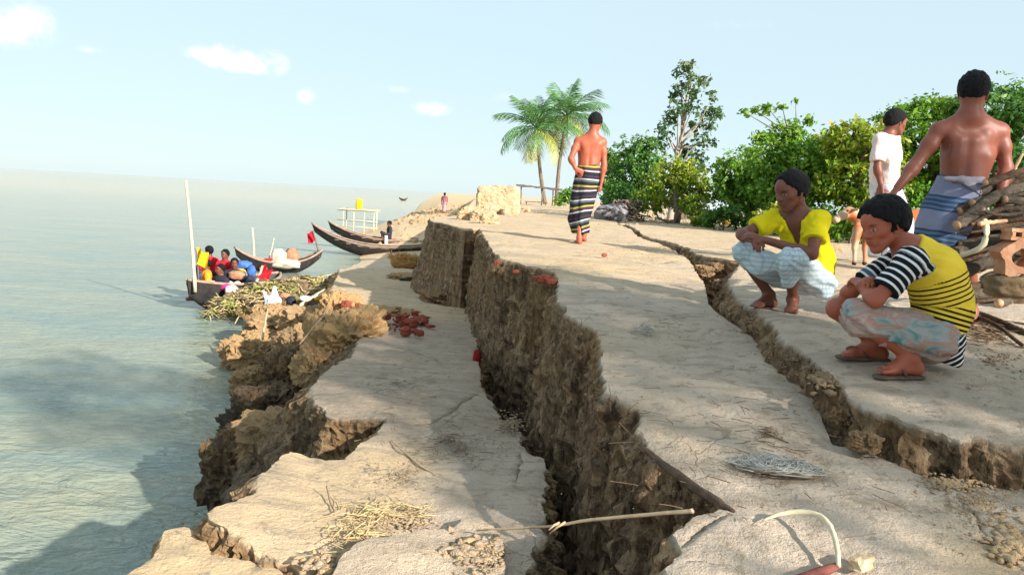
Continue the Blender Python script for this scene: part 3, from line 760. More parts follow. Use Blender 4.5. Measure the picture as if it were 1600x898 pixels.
# ---- the boy in the striped shirt, squatting on the edge of the right block, facing the river
def boy_striped():
    g = gz(1.75, 4.0); root = empty('person', (1.80, 4.0, g))
    tag(root, 'boy in yellow shirt with black and white striped sleeves squatting in sandals', 'person', 'people on the bank')
    d0 = 4.0; B = Field()
    f_ = nrm((-1, -.12, 0)); sd = np.array((-.12, 1, 0.)); sd = nrm(sd)          # sd: towards his far side
    head = at(1382, 353, d0-.02); neck = at(1416, 386, d0)
    pel = at(1458, 520, d0); s1 = at(1474, 474, d0); s2 = at(1460, 428, d0); s3 = at(1432, 398, d0)
    hd = nrm((-.93, -.30, -.24)); hu = nrm((-.22, 0, .97))
    H = add_head(B, head, hd, hu, neck, 1.03, .047)
    shN, shF = at(1424, 408, d0-.165), at(1412, 402, d0+.16)
    B.chain([pel, s1, s2, s3], [.118, .115, .120, .085], k=.05, flat=np.cross(nrm(s2-s1), sd), ff=.86)
    B.cap(s3, neck, .075, .055, .04); B.cap(shN, shF, .055, .055, .05)
    elN, wrN = at(1368, 470, d0-.20), at(1346, 448, d0-.07); elF, wrF = at(1324, 458, d0+.12), at(1352, 442, d0-.02)
    add_arm(B, shN, elN, wrN, .95); add_arm(B, shF, elF, wrF, .95)
    add_hand(B, wrN, nrm(at(1336, 436, d0+.03)-wrN), (0, .3, -1), .8, 1, .92); add_hand(B, wrF, nrm(at(1360, 436, d0-.12)-wrF), (0, 0, -1), 1.0, 1, .92)
    hpN, hpF = at(1462, 530, d0-.095), at(1452, 526, d0+.09)
    knN, knF = at(1340, 494, d0-.14), at(1308, 482, d0+.13)
    anN, anF = at(1424, 562, d0-.12), at(1366, 556, d0+.12)
    anN[2] = gz(anN[0], anN[1])+.105; anF[2] = gz(anF[0], anF[1])+.09
    add_leg(B, hpN, knN, anN, .95, 1.0, (.8, 0, -.4)); add_leg(B, hpF, knF, anF, .95, 1.0, (.8, 0, -.4))
    ft = []
    ft.append(add_foot(B, anN, (-1, -.22, 0), .98)); ft.append(add_foot(B, anF, (-1, .05, 0), .98))
    finish_person(root, B, H, SKIN_B, .0065, dict(off=.020, slope=.62, low=.002, puff=.006, fringe=.012, seed=2.))
    # shirt
    m, nt, b = mat('striped_shirt_cloth'); sv, pt, sl = attr(nt, 'sv'), attr(nt, 'pt'), attr(nt, 'sl')
    YEL, BLK, WHT, BLU = (.84, .58, .05), (.010, .011, .016), (.72, .72, .70), (.075, .12, .19)
    low = stripe_ramp(nt, sv, .030, [(0, BLK), (.66, WHT)])
    mid1 = stripe_ramp(nt, sv, .0235, [(0, YEL), (.52, BLK)]); mid2 = stripe_ramp(nt, sv, .0235, [(0, YEL), (.66, BLK)])
    tor = mix(nt, mth(nt, 'GREATER_THAN', sv, .155), low, mid1); tor = mix(nt, mth(nt, 'GREATER_THAN', sv, .25), tor, mid2)
    tor = mix(nt, mth(nt, 'GREATER_THAN', sv, .43), tor, YEL)
    slv = stripe_ramp(nt, sl, .034, [(0, BLK), (.66, WHT)]); slv = mix(nt, mth(nt, 'MULTIPLY', mth(nt, 'GREATER_THAN', sl, .205), mth(nt, 'LESS_THAN', sl, .225)), slv, BLU)
    yk = stripe_ramp(nt, attr(nt, 'yk'), .024, [(0, BLU), (.55, WHT)])
    c = mix(nt, mth(nt, 'GREATER_THAN', pt, .5), tor, slv); c = mix(nt, mth(nt, 'GREATER_THAN', pt, 1.5), c, yk)
    nt.links.new(c, b.inputs['Base Color']); weave(nt, b)
    S = Field(); fl = np.cross(nrm(s2-s1), sd)
    S.chain([pel+np.array((.012, 0, -.012)), s1, s2, s3], [.136, .136, .140, .102], k=.06, flat=fl, ff=.88); S.cap(s3, mid(s3, neck, .75), .088, .062, .04)
    S.cap(shN, shF, .071, .071, .06)
    for sh_, el_ in ((shN, elN), (shF, elF)): S.cap(sh_, mid(sh_, el_, .70), .066, .066, .03)
    tail = at(1478, 556, d0); S.cap(pel, tail, .125, .085, .05, fl, .9)
    ax = nrm(s1-pel)
    def post(D, G):
        fo = .009*fbm(G*np.array((12, 12, 20))+3, 3)+.004*fbm(G*np.array((14, 20, 30)), 2, .5, True)
        D = D+fo
        for sh_, el_ in ((shN, elN), (shF, elF)):
            dv = nrm(el_-sh_); dist = (G-mid(sh_, el_, .72)) @ dv
            ncap = np.linalg.norm(G-mid(sh_, el_, .75), axis=-1) < .115
            D = np.where(ncap, np.maximum(D, dist), D)
        D = np.maximum(D, (G-(pel+np.array((0, 0, -.125)))) @ np.array((-.28, 0, -.96)))
        nk = (G-mid(s3, neck, .82)) @ nrm(neck-s3); return np.where(np.linalg.norm(G-neck, axis=-1) < .12, np.maximum(D, nk), D)
    def at_(V):
        sv, dt = along(V, [tail, pel, s1, s2, s3, neck]); pt = np.zeros(len(V)); sl = np.zeros(len(V)); yk = np.zeros(len(V))
        for sh_, el_ in ((shN, elN), (shF, elF)):
            l, d = along(V, [sh_, el_]); m_ = (d < .085) & (l > .005); pt[m_] = 1; sl[m_] = l[m_]
        l, d = along(V, [shN, elN]); top = (sv > .50) & (pt < .5) & (V[:, 1] < d0+.02) & (l > -.075); pt[top] = 1; sl[top] = l[top]+.306
        return {'sv': sv-.0, 'pt': pt, 'sl': sl, 'yk': yk}
    sh = cloth(root, 'shirt', S, .0068, m, post, at_, 1)
    C = Field(); cr, cu, cf = np.cross(hd, hu), nrm(neck-s3), hd
    for a in np.linspace(0, 2*math.pi, 14)[:-1]:
        p0 = mid(s3, neck, .85)+(cr*math.cos(a)+nrm(np.cross(cu, cr))*math.sin(a))*.058; C.ball(p0, .017, .01)
    cloth(sh, 'collar', C, .007, plain_cloth('collar_cloth', (.06, .09, .14), (.10, .14, .20)), None, None, 1)
    # checked lungi, folded up over the thighs
    m2, nt, b = mat('washed_lungi_cloth'); v = coords(nt); n1 = noise(nt, coords(nt, (.6, 1, 1.6)), 9, 3, .55, dist=.8); n2 = noise(nt, v, 8, 3, .5)
    c = ramp(nt, n1, [(.30, (.03, .20, .20)), (.40, (.30, .33, .33)), (.50, (.36, .20, .15)), (.58, (.40, .34, .31)), (.66, (.34, .15, .11)), (.76, (.04, .22, .22))])
    nt.links.new(mix(nt, mth(nt, 'MULTIPLY', n2, .25), c, (.30, .24, .21)), b.inputs['Base Color']); weave(nt, b)
    L = Field()
    for hp, kn in ((hpN, knN), (hpF, knF)):
        L.cap(hp+np.array((.0, 0, .0)), mid(hp, kn, .99)+np.array((0, 0, .004)), .098, .070, .05)
    L.cap(mid(hpN, knN, .35), mid(hpF, knF, .35), .085, .085, .06); L.cap(mid(hpN, knN, .7), mid(hpN, knN, .75)+np.array((.02, 0, -.055)), .075, .05, .04)
    L.cap(knN+np.array((-.004, 0, .004)), knN+np.array((.035, 0, -.10)), .072, .062, .03); L.cap(pel, mid(hpN, hpF), .125, .12, .05)
    def post2(D, G):
        D = D+.005*fbm(G*np.array((11, 20, 17))+7, 3)+folds(G, hpN, knN, 6, .009, 2.)+.004*fbm(G*45, 2)
        D = np.where((np.linalg.norm(G-knN, axis=-1) < .17) & (G[..., 1] < d0), np.maximum(D, (knN[2]-.085+.012*np.sin(G[..., 1]*60))-G[..., 2]), D)
        k2 = (G-knF) @ nrm(knF-hpF)+.055; m2_ = np.linalg.norm(G-knF, axis=-1) < .16; D = np.where(m2_ & (G[..., 1] > d0-.02), np.maximum(D, k2), D)
        return D
    cloth(root, 'lungi', L, .0068, m2, post2, None, 1)
    # sandals
    M_sole = simple_mat('sandal_rubber', (.09, .06, .045), (.15, .10, .07), 30, .8, .2)
    for heel, bl, t, u, r in ft:
        z0 = gz(*heel[:2])+.012
        S_ = Field(); a_ = heel.copy()-t*.012; a_[2] = z0; b_ = bl+t*.055; b_[2] = z0+.0
        S_.cap(a_, mid(a_, b_, .45), .036, .034, .02, (0, 0, 1), .34); S_.cap(mid(a_, b_, .45), b_-t*.02, .034, .046, .02, (0, 0, 1), .30)
        so = cloth(root, 'sandal', S_, .0062, M_sole, None, None, 0)
        mb = MB(); k = bl+t*.028; k[2] += .020
        for q in (-1, 1):
            e = mid(heel, bl, .52)+r*q*.036; e[2] = z0+.008; c_ = mid(e, k, .55)+np.array((0, 0, .028))
            mb.tube([e, mid(e, c_, .5)+np.array((0, 0, .012)), c_, mid(c_, k, .6)+np.array((0, 0, .006)), k], .0055, 6)
        mb.v = [tuple(np.array(q)-np.array(root.location)) for q in mb.v]; mb.build('strap', M_sole, so)
boy_striped()

# ---- the man in the yellow shirt, squatting, turned three quarters to the river
def man_yellow():
    d0 = 5.3; root = empty('person', (1.83, 5.3, gz(1.83, 5.3)))
    tag(root, 'man in open-necked yellow shirt and pale blue lungi squatting with arms on knees', 'person', 'people on the bank')
    B = Field(); head = at(1237, 300, d0-.02); neck = at(1246, 332, d0+.03)
    hd = nrm((-.86, -.44, -.22)); hu = nrm((-.2, -.1, .97)); H = add_head(B, head, hd, hu, neck, 1.04, .050)
    fw = nrm((-.62, -.78, 0)); sd = np.cross(fw, EZ)                           # sd: his right
    shL, shR = at(1279, 345, d0-.06), at(1212, 344, d0+.10)
    pel = at(1268, 436, d0+.16); s1 = at(1270, 405, d0+.16); s2 = at(1256, 372, d0+.09); s3 = at(1248, 348, d0+.05)
    fl = np.cross(nrm(s2-s1), nrm(shL-shR))
    B.chain([pel, s1, s2, s3], [.115, .110, .118, .09], k=.05, flat=fl, ff=.78); B.cap(s3, neck, .075, .055, .04); B.cap(shL, shR, .058, .058, .05)
    elL, wrL = at(1269, 397, d0-.20), at(1196, 375, d0-.19); elR, wrR = at(1159, 366, d0+.03), at(1174, 374, d0-.10)
    add_arm(B, shL, elL, wrL, 1.02); add_arm(B, shR, elR, wrR, 1.02)
    add_hand(B, wrL, nrm(at(1168, 366, d0-.16)-wrL), (0, .4, -1), .6, 1); add_hand(B, wrR, nrm(at(1186, 379, d0-.22)-wrR), (0, .4, -1), .8, -1)
    hpL, hpR = at(1279, 440, d0+.10), at(1252, 438, d0+.20); knL, knR = at(1236, 408, d0-.24), at(1160, 394, d0+.04)
    anL, anR = at(1239, 466, d0-.02), at(1203, 459, d0+.13)
    anL[2] = gz(anL[0], anL[1])+.085; anR[2] = gz(anR[0], anR[1])+.085
    add_leg(B, hpL, knL, anL, 1.0, .95, (.4, .7, 0)); add_leg(B, hpR, knR, anR, 1.0, .95, (.6, .5, 0))
    add_foot(B, anL, (-.35, -.9, 0)); add_foot(B, anR, (-.75, -.6, 0))
    dark = lambda V, col: col
    finish_person(root, B, H, SKIN_C, .0075, dict(off=.013, slope=.80, low=-.004, seed=5.), dark)
    S = Field(); S.chain([pel, s1, s2, s3], [.132, .134, .140, .108], k=.06, flat=fl, ff=.82); S.cap(shL, shR, .075, .075, .05); S.cap(s3, mid(s3, neck, .6), .08, .066, .04)
    sl = ((shL, elL, .60), (shR, elR, .62))
    for a, b_, t in sl: S.cap(a, mid(a, b_, t), .070, .072, .03)
    fr = nrm(np.cross(nrm(shR-shL), nrm(neck-s2))); fr = fr if fr @ hd > 0 else -fr
    vtop = neck+fr*.085; vbot = s2+fr*.15
    def post(D, G):
        D = D+.012*fbm(G*np.array((11, 11, 17))+1, 3)+.006*fbm(G*np.array((16, 16, 26)), 2, .5, True)
        for a, b_, t in sl:
            dv = nrm(b_-a); dd = (G-mid(a, b_, t)) @ dv; D = np.where(np.linalg.norm(G-mid(a, b_, t+.05), axis=-1) < .115, np.maximum(D, dd), D)
        D = np.maximum(D, (pel[2]-.03)-G[..., 2])
        # open collar
        up_ = nrm(vtop-vbot); q = G-vbot; t = np.clip((q @ up_)/np.linalg.norm(vtop-vbot), 0, 1.3); side = np.abs(q @ nrm(np.cross(up_, fr)))
        wedge = np.where(q @ fr > -.12, side-.052*t-.002, 1.0); wedge = np.where((q @ up_) < 0, 1.0, wedge)
        D = np.maximum(D, -np.maximum(wedge, -(q @ fr)-.075))
        return np.where(np.linalg.norm(G-neck, axis=-1) < .11, np.maximum(D, (G-mid(s3, neck, .8)) @ nrm(neck-s3)), D)
    def acol(V):
        c = np.tile(np.array((.74, .60, .012)), (len(V), 1)); q = V-(s1+fr*.11); m_ = np.clip(1.25-np.linalg.norm(q*np.array((1, 1, 2.0)), axis=1)/.13, 0, 1)[:, None]
        return {'col': c*(1-m_)+np.array((.16, .48, .03))*m_}
    sh = cloth(root, 'shirt', S, .0078, attr_cloth('yellow_shirt_cloth', .2), post, acol, 1)
    C = Field(); cr = nrm(np.cross(fr, EZ))
    for q in (-1, 1):
        bk = neck-fr*.045+EZ*.0; sd_ = neck+cr*q*.062+EZ*(-.005); tip = neck+cr*q*.075+fr*.095-EZ*.075
        C.chain([bk, sd_, neck+cr*q*.060+fr*.06-EZ*.03, tip], [.016, .018, .020, .012], k=.012)
    cloth(sh, 'collar', C, .0075, attr_cloth('yellow_collar_cloth', .2), None, lambda V: {'col': np.tile(np.array((.72, .58, .012)), (len(V), 1))}, 1)
    m2, nt, b = mat('pale_blue_lungi_cloth'); v = coords(nt); n1 = noise(nt, v, 7, 4, .6, dist=.6)
    vx = nt.nodes.new('ShaderNodeSeparateXYZ'); nt.links.new(mix(nt, .02, v, noise(nt, v, 9, 3, .5, 'Color')), vx.inputs[0])
    s1_ = stripe_ramp(nt, vx.outputs[2], .030, [(0, (.0, .0, .0)), (.62, (1, 1, 1))]); s2_ = stripe_ramp(nt, mth(nt, 'ADD', vx.outputs[0], vx.outputs[1]), .034, [(0, (0, 0, 0)), (.66, (1, 1, 1))])
    c = mix(nt, mth(nt, 'MULTIPLY', s1_, .55), (.60, .64, .66), (.22, .40, .50)); c = mix(nt, mth(nt, 'MULTIPLY', s2_, .45), c, (.20, .38, .48)); c = mix(nt, mth(nt, 'MULTIPLY', n1, .25), c, (.42, .46, .50)); nt.links.new(c, b.inputs['Base Color']); weave(nt, b)
    L = Field()
    for hp, kn, rr in ((hpL, knL, .080), (hpR, knR, .074)): L.cap(hp, mid(hp, kn, 1.0), .094, rr-.010, .05)
    for t in (.35, .6, .85): L.cap(mid(hpL, knL, t), mid(hpR, knR, t)-EZ*.05*t, .056, .050, .06)
    L.cap(knL, knL+np.array((.02, .06, -.11)), .076, .060, .04); L.cap(mid(knL, knR, .5)+np.array((0, .08, -.05)), mid(anL, anR)+np.array((.0, .08, .10)), .085, .050, .06)
    L.cap(hpL+np.array((.02, -.08, -.02)), hpL+np.array((-.02, -.12, -.13)), .065, .04, .05); L.cap(pel, mid(hpL, hpR), .125, .125, .04)
    def post2(D, G):
        D = D+.006*fbm(G*np.array((13, 13, 8))+4, 3)+folds(G, hpL, knL, 7, .010, 3.)+folds(G, hpR, knR, 5, .008, 7.)+.004*fbm(G*40, 2)
        return np.maximum(D, (anL[2]+.02)-G[..., 2])
    cloth(root, 'lungi', L, .0078, m2, post2, None, 1)
man_yellow()

def lungi_mat(name, base, bands, period):
    m, nt, b = mat(name); z = attr(nt, 'sv'); c = stripe_ramp(nt, z, period, bands); v = coords(nt)
    c = mix(nt, mth(nt, 'MULTIPLY', noise(nt, v, 9, 4, .6), .35), c, base); nt.links.new(c, b.inputs['Base Color']); weave(nt, b); return m
def loft_post(levels, fold_amp, fold_n, seed):
    """solid between stacked ellipses: (z, cx, cy, rx, ry), with hanging folds"""
    lv = np.array(sorted(levels)); 
    def post(D, G):
        z = G[..., 2]; cx, cy, rx, ry = (np.interp(z, lv[:, 0], lv[:, i]) for i in (1, 2, 3, 4))
        dx, dy = G[..., 0]-cx, G[..., 1]-cy; an = np.arctan2(dy/ry, dx/rx)
        low = np.clip((lv[-1, 0]-z)/(lv[-1, 0]-lv[0, 0]), 0, 1)
        fold = fold_amp*(.25+low)*(np.sin(an*fold_n+3*pn(xyz(an*.8, z*2.2, seed)))*.6+fbm(np.stack([an*2.2, z*5, z*0+seed], -1), 2))+.006*fbm(G*18+seed, 2)
        d = (np.sqrt((dx/rx)**2+(dy/ry)**2)-1)*np.minimum(rx, ry)+fold
        hem = lv[0, 0]+.012*np.sin(an*3+seed)
        return np.maximum(np.maximum(d, hem-z), z-lv[-1, 0]-.008*np.sin(an*2+seed))
    return post

# ---- bare-backed man by the firewood
def man_bare_back():
    d0 = 5.2; gx, gy = 2.72, 5.2; root = empty('person', (gx, gy, gz(gx, gy)))
    tag(root, 'bare-backed man in blue striped lungi standing by the firewood stack', 'person', 'people on the bank')
    B = Field(); A = lambda x, y, d=0.0: at(x, y, d0+d)
    neck = A(1516, 182, -.02); head = A(1521, 147, .0); hd = nrm((.62, .75, -.10)); H = add_head(B, head, hd, (.06, 0, 1), neck, 1.04, .054)
    shL, shR = A(1467, 205), A(1562, 206); pel = A(1500, 306, .02); s1 = A(1505, 280, .02); s2 = A(1512, 240, .03); s3 = A(1515, 205, .02)
    fl = EY
    B.chain([pel, s1], [.135, .128], k=.05, flat=fl, ff=.72); B.chain([s1, s2], [.125, .150], k=.05, flat=fl, ff=.68); B.chain([s2, s3], [.152, .115], k=.05, flat=fl, ff=.66)
    B.cap(A(1486, 212, .01), A(1545, 213, .01), .070, .070, .05); B.cap(neck, mid(neck, shL, .8), .046, .046, .05); B.cap(neck, mid(neck, shR, .8), .046, .046, .05)
    for q, cx in ((-1, 1490), (1, 1541)):                                        # shoulder blades and muscle
        B.cap(A(cx, 212, -.062), A(cx-q*8, 238, -.066), .034, .024, .03, EY, .6); B.cap(A(cx-q*3, 246, -.04), A(1510+q*16, 280, -.04), .050, .036, .05)
        B.cap(A(1513+q*9, 222, -.066), A(1506+q*8, 282, -.060), .030, .026, .05)
    B.cap(A(1515, 205, -.118), A(1507, 285, -.104), .015, .017, .035, neg=True)
    elL, wrL = A(1432, 256, -.02), A(1403, 293, -.10); elR, wrR = A(1572, 262, -.02), A(1562, 312, -.12)
    add_arm(B, shL, elL, wrL, 1.12); add_arm(B, shR, elR, wrR, 1.12)
    add_hand(B, wrL, A(1388, 312, -.12)-wrL, (.7, 0, -.5), .5, 1, 1.05); add_hand(B, wrR, A(1556, 345, -.16)-wrR, (-.6, .3, 0), .7, -1, 1.05)
    hpL, hpR = A(1481, 312, .02), A(1517, 314, .03)
    knL, knR = A(1470, 398, -.03), A(1510, 402, .06); anL, anR = A(1468, 500, .03), A(1517, 500, .10)
    for a in (anL, anR): a[2] = gz(a[0], a[1])+.075
    add_leg(B, hpL, knL, anL, 1.05, 1.0, (0, -1, 0)); add_leg(B, hpR, knR, anR, 1.05, 1.0, (0, -1, 0)); add_foot(B, anL, (-.2, 1, 0)); add_foot(B, anR, (.3, 1, 0))
    def ex(V, col):
        q = np.clip((V[:, 2]-pel[2])/.45, 0, 1); return col*(1-.08*fbm(V*9, 3)[:, None]*1.5)
    finish_person(root, B, H, np.array((.235, .070, .042)), .0078, dict(off=.010, slope=.62, low=.004, seed=8.), ex)
    top, hem = A(1503, 276)[2], A(1463, 384)[2]
    lv = [(hem, A(1466, 384)[0], d0+.03, .125, .13), (mid([hem], [top], .3)[0], A(1477, 352)[0], d0+.03, .160, .145), (mid([hem], [top], .62)[0], A(1493, 318)[0], d0+.03, .172, .145), (mid([hem], [top], .85)[0], A(1501, 292)[0], d0+.02, .150, .125), (top, A(1505, 276)[0], d0+.02, .142, .112)]
    L = Field(); L.cap((lv[0][1], d0, hem), (lv[-1][1], d0, top), .22)
    BL, LT, WH = (.025, .06, .13), (.10, .16, .25), (.24, .25, .36)
    m = lungi_mat('blue_lungi_cloth', (.11, .13, .23), [(0, WH), (.42, BL), (.47, LT), (.53, BL), (.60, LT), (.66, BL), (.73, LT), (.80, BL), (.86, WH)], .215)
    def sv(V): return {'sv': V[:, 2]-hem+.10*(V[:, 0]-lv[2][1])+.012*fbm(V*5, 2)+.10}
    lo = cloth(root, 'lungi', L, .0078, m, loft_post(lv, .012, 7, 2.), sv, 1)
    K = Field(); K.cap(A(1476, 279, -.10), A(1504, 280, -.125), .014, .018, .02); K.cap(A(1504, 280, -.122), A(1534, 282, -.09), .018, .024, .02); K.cap(A(1512, 284, -.125), A(1532, 304, -.10), .026, .010, .02, EY, .4)
    cloth(lo, 'waist_fold', K, .0078, plain_cloth('pale_lungi_cloth', (.24, .22, .27), (.34, .31, .36)), lambda D, G: D+.006*fbm(G*25, 3), None, 1)
man_bare_back()

# ---- man in the white shirt
def man_white():
    d0 = 8.6; b0 = at(1385, 425, d0); root = empty('person', (b0[0], d0, gz(b0[0], d0)))
    tag(root, 'man in pale pink short-sleeved shirt standing and looking at the trees', 'person', 'people on the bank')
    B = Field(); A = lambda x, y, d=0.0: at(x, y, d0+d)
    neck = A(1388, 208); head = A(1399, 192, -.01); H = add_head(B, head, nrm((.92, .22, -.05)), EZ, neck, 1.05, .052)
    shN, shF = A(1375, 219, -.15), A(1394, 218, .17); pel = A(1382, 300); s1 = A(1382, 270); s2 = A(1385, 240); s3 = A(1386, 221)
    fl = nrm((1, .2, 0)); B.chain([pel, s1, s2, s3], [.13, .125, .14, .10], k=.05, flat=fl, ff=.72); B.cap(shN, shF, .06, .06, .05)
    elN, wrN = A(1371, 262, -.20), A(1376, 288, -.22); elF, wrF = A(1398, 262, .2), A(1406, 290, .16)
    add_arm(B, shN, elN, wrN, 1.1); add_arm(B, shF, elF, wrF, 1.1); add_hand(B, wrN, (.15, 0, -1), (.8, .4, 0), .6, 1, 1.05); add_hand(B, wrF, (.3, 0, -1), (.8, -.4, 0), .6, -1, 1.05)
    hpN, hpF = A(1380, 306, -.09), A(1384, 306, .09); knN, knF = A(1381, 365, -.10), A(1391, 365, .1); anN, anF = A(1378, 412, -.1), A(1392, 412, .12)
    for a in (anN, anF): a[2] = gz(a[0], a[1])+.075
    add_leg(B, hpN, knN, anN, 1.05, 1, (-1, 0, 0)); add_leg(B, hpF, knF, anF, 1.05, 1, (-1, 0, 0)); add_foot(B, anN, (1, .1, 0)); add_foot(B, anF, (1, .2, 0))
    finish_person(root, B, H, SKIN_C*1.05, .010, dict(off=.013, slope=.7, low=0, seed=3.))
    S = Field(); S.chain([A(1381, 297), s1, s2, s3], [.165, .155, .160, .115], k=.06, flat=fl, ff=.80); S.cap(shN, shF, .080, .080, .05)
    sl = ((shN, elN, .78), (shF, elF, .78))
    for a, b_, t in sl: S.cap(a, mid(a, b_, t), .076, .080, .03)
    zh = A(1381, 302)[2]
    def post(D, G):
        D = D+.018*fbm(G*np.array((9, 9, 7))+6, 3)+.008*fbm(G*np.array((15, 15, 9)), 2, .5, True)
        for a, b_, t in sl: D = np.where(np.linalg.norm(G-mid(a, b_, t+.05), axis=-1) < .13, np.maximum(D, (G-mid(a, b_, t)) @ nrm(b_-a)), D)
        D = np.maximum(D, zh-G[..., 2]); return np.where(np.linalg.norm(G-neck, axis=-1) < .11, np.maximum(D, (G-mid(s3, neck, .7)) @ nrm(neck-s3)), D)
    sh = cloth(root, 'shirt', S, .0105, plain_cloth('pale_pink_shirt_cloth', (.62, .49, .47), (.74, .63, .60)), post, None, 1)
    C = Field(); C.chain([neck+np.array((-.05, 0, .0)), neck+np.array((.0, -.055, .0)), neck+np.array((.07, -.045, -.05))], [.018, .018, .013], k=.01)
    C.chain([neck+np.array((-.05, 0, .0)), neck+np.array((.0, .055, .0)), neck+np.array((.08, .02, -.05))], [.018, .018, .013], k=.01)
    cloth(sh, 'collar', C, .0105, plain_cloth('pale_pink_collar_cloth', (.62, .48, .46), (.72, .60, .58)), None, None, 1)
    hem = gz(b0[0], d0)+.14; lv = [(hem, b0[0]+.02, d0+.01, .21, .21), (hem+.4, b0[0], d0, .20, .20), (A(1382, 296)[2]+.05, A(1382, 296)[0], d0, .15, .15)]
    L = Field(); L.cap((b0[0], d0, hem), (b0[0], d0, lv[-1][0]), .26)
    cloth(root, 'lungi', L, .0105, plain_cloth('white_lungi_cloth', (.42, .46, .55), (.70, .70, .72), 6), loft_post(lv, .016, 8, 4.), None, 1)
man_white()

# ---- the man walking away along the edge
def man_walking():
    d0 = 11.0; b0 = at(908, 370, d0); g = gz(b0[0], d0); root = empty('person', (b0[0], d0, g))
    tag(root, 'bare-backed man in black, white and yellow striped lungi walking away along the cliff', 'person', 'people on the bank')
    dz = g-b0[2]
    B = Field(); A = lambda x, y, d=0.0: at(x, y, d0+d)+np.array((0, 0, dz*np.clip((372-y)/60, 0, 1)*0))
    neck = A(926, 212, .0); head = A(930, 193, .03); H = add_head(B, head, nrm((.25, .92, -.28)), (.05, .1, 1), neck, 1.06, .055)
    shL, shR = A(903, 221), A(942, 222); pel = A(918, 270, .0); s1 = A(920, 255); s2 = A(922, 238, .02); s3 = A(924, 221, .01)
    B.chain([pel, s1], [.135, .128], k=.05, flat=EY, ff=.72); B.chain([s1, s2], [.125, .148], k=.05, flat=EY, ff=.68); B.chain([s2, s3], [.150, .11], k=.05, flat=EY, ff=.66)
    B.cap(A(910, 224), A(936, 225), .07, .07, .05); B.cap(neck, mid(neck, shL, .8), .045, .045, .05); B.cap(neck, mid(neck, shR, .8), .045, .045, .05)
    for q, cx in ((-1, 913), (1, 934)): B.cap(A(cx, 226, -.06), A(cx-q*3, 238, -.064), .034, .024, .03, EY, .6)
    B.cap(A(924, 220, -.115), A(920, 256, -.105), .018, .018, .03, neg=True)
    elL, wrL = A(892, 248, -.12), A(899, 263, -.13); elR, wrR = A(944, 258, -.03), A(940, 284, -.05)
    add_arm(B, shL, elL, wrL, 1.08); add_arm(B, shR, elR, wrR, 1.08); add_hand(B, wrL, (.8, .2, -.4), (.2, .9, 0), .4, 1, 1.05); add_hand(B, wrR, (-.1, .05, -1), (-.8, .3, 0), .5, -1, 1.05)
    hpL, hpR = A(911, 276, -.02), A(927, 276, .02); knL, knR = A(905, 318, -.02), A(918, 318, .14); anL, anR = A(906, 360, -.10), A(913, 356, .22)
    for a, q in ((anL, .075), (anR, .10)): a[2] = gz(a[0], a[1])+q
    add_leg(B, hpL, knL, anL, 1.03, 1, (0, -1, 0)); add_leg(B, hpR, knR, anR, 1.03, 1, (0, -1, 0)); add_foot(B, anL, (-.1, 1, 0)); add_foot(B, anR, (.15, 1, -.2))
    finish_person(root, B, H, np.array((.40, .10, .05)), .0105, dict(off=.013, slope=.6, low=.004, seed=6.))
    top = A(919, 258)[2]; hem = g+.13; xb = A(908, 356)[0]
    lv = [(hem, xb, d0+.06, .10, .17), (hem+.18, A(905, 335)[0], d0+.05, .135, .19), (hem+.45, A(911, 305)[0], d0+.04, .165, .18), (hem+.72, A(918, 278)[0], d0+.02, .165, .15), (top, A(920, 259)[0], d0, .145, .115)]
    L = Field(); L.cap((xb, d0, hem), (lv[-1][1], d0, top), .27)
    K_, W_, Y_, P_, G_ = (.012, .014, .018), (.50, .50, .48), (.42, .38, .03), (.065, .022, .055), (.09, .11, .13)
    m = lungi_mat('black_yellow_lungi_cloth', (.05, .05, .07), [(0, K_), (.20, W_), (.27, P_), (.42, Y_), (.50, K_), (.66, G_), (.76, W_), (.83, K_), (.93, P_)], .265)
    cloth(root, 'lungi', L, .0105, m, loft_post(lv, .020, 5, 9.), lambda V: {'sv': V[:, 2]-hem-.22*(V[:, 0]-lv[2][1])*np.clip(1-(V[:, 2]-hem)/.6, 0, 1)*2+.02*fbm(V*4, 2)+.3}, 1)
man_walking()
# ------------------------------------------------------------ trees
def leaf_mat(name, cols, trans=.35):
    m, nt, b = mat(name); lv = attr(nt, 'lv')
    n = len(cols); c = ramp(nt, lv, [(i/(n-1), cc) for i, cc in enumerate(cols)])
    nt.links.new(c, b.inputs['Base Color']); b.inputs['Roughness'].default_value = .5; b.inputs['Specular IOR Level'].default_value = .35
    tr = nt.nodes.new('ShaderNodeBsdfTranslucent'); nt.links.new(mix(nt, 1.0, c, (1.0, 1.0, .55), 'MULTIPLY'), tr.inputs[0])
    mx = nt.nodes.new('ShaderNodeMixShader'); mx.inputs[0].default_value = trans
    out = nt.nodes['Material Output']; nt.links.new(b.outputs[0], mx.inputs[1]); nt.links.new(tr.outputs[0], mx.inputs[2]); nt.links.new(mx.outputs[0], out.inputs[0]); return m
G_MID = leaf_mat('leaf_mid_green', [(.045, .13, .012), (.10, .24, .02), (.19, .35, .03), (.36, .46, .07)])
G_DARK = leaf_mat('leaf_dark_green', [(.03, .10, .022), (.06, .17, .03), (.12, .26, .045), (.24, .35, .08)])
G_YEL = leaf_mat('leaf_yellow_green', [(.06, .16, .012), (.18, .30, .02), (.34, .40, .035), (.52, .36, .06)])
G_BLUE = leaf_mat('leaf_grey_green', [(.025, .08, .035), (.055, .13, .05), (.10, .18, .06), (.20, .25, .13)])
M_BARK = simple_mat('bark', (.10, .075, .05), (.24, .19, .14), 9, .95, .8, .03, (1, 1, .25))
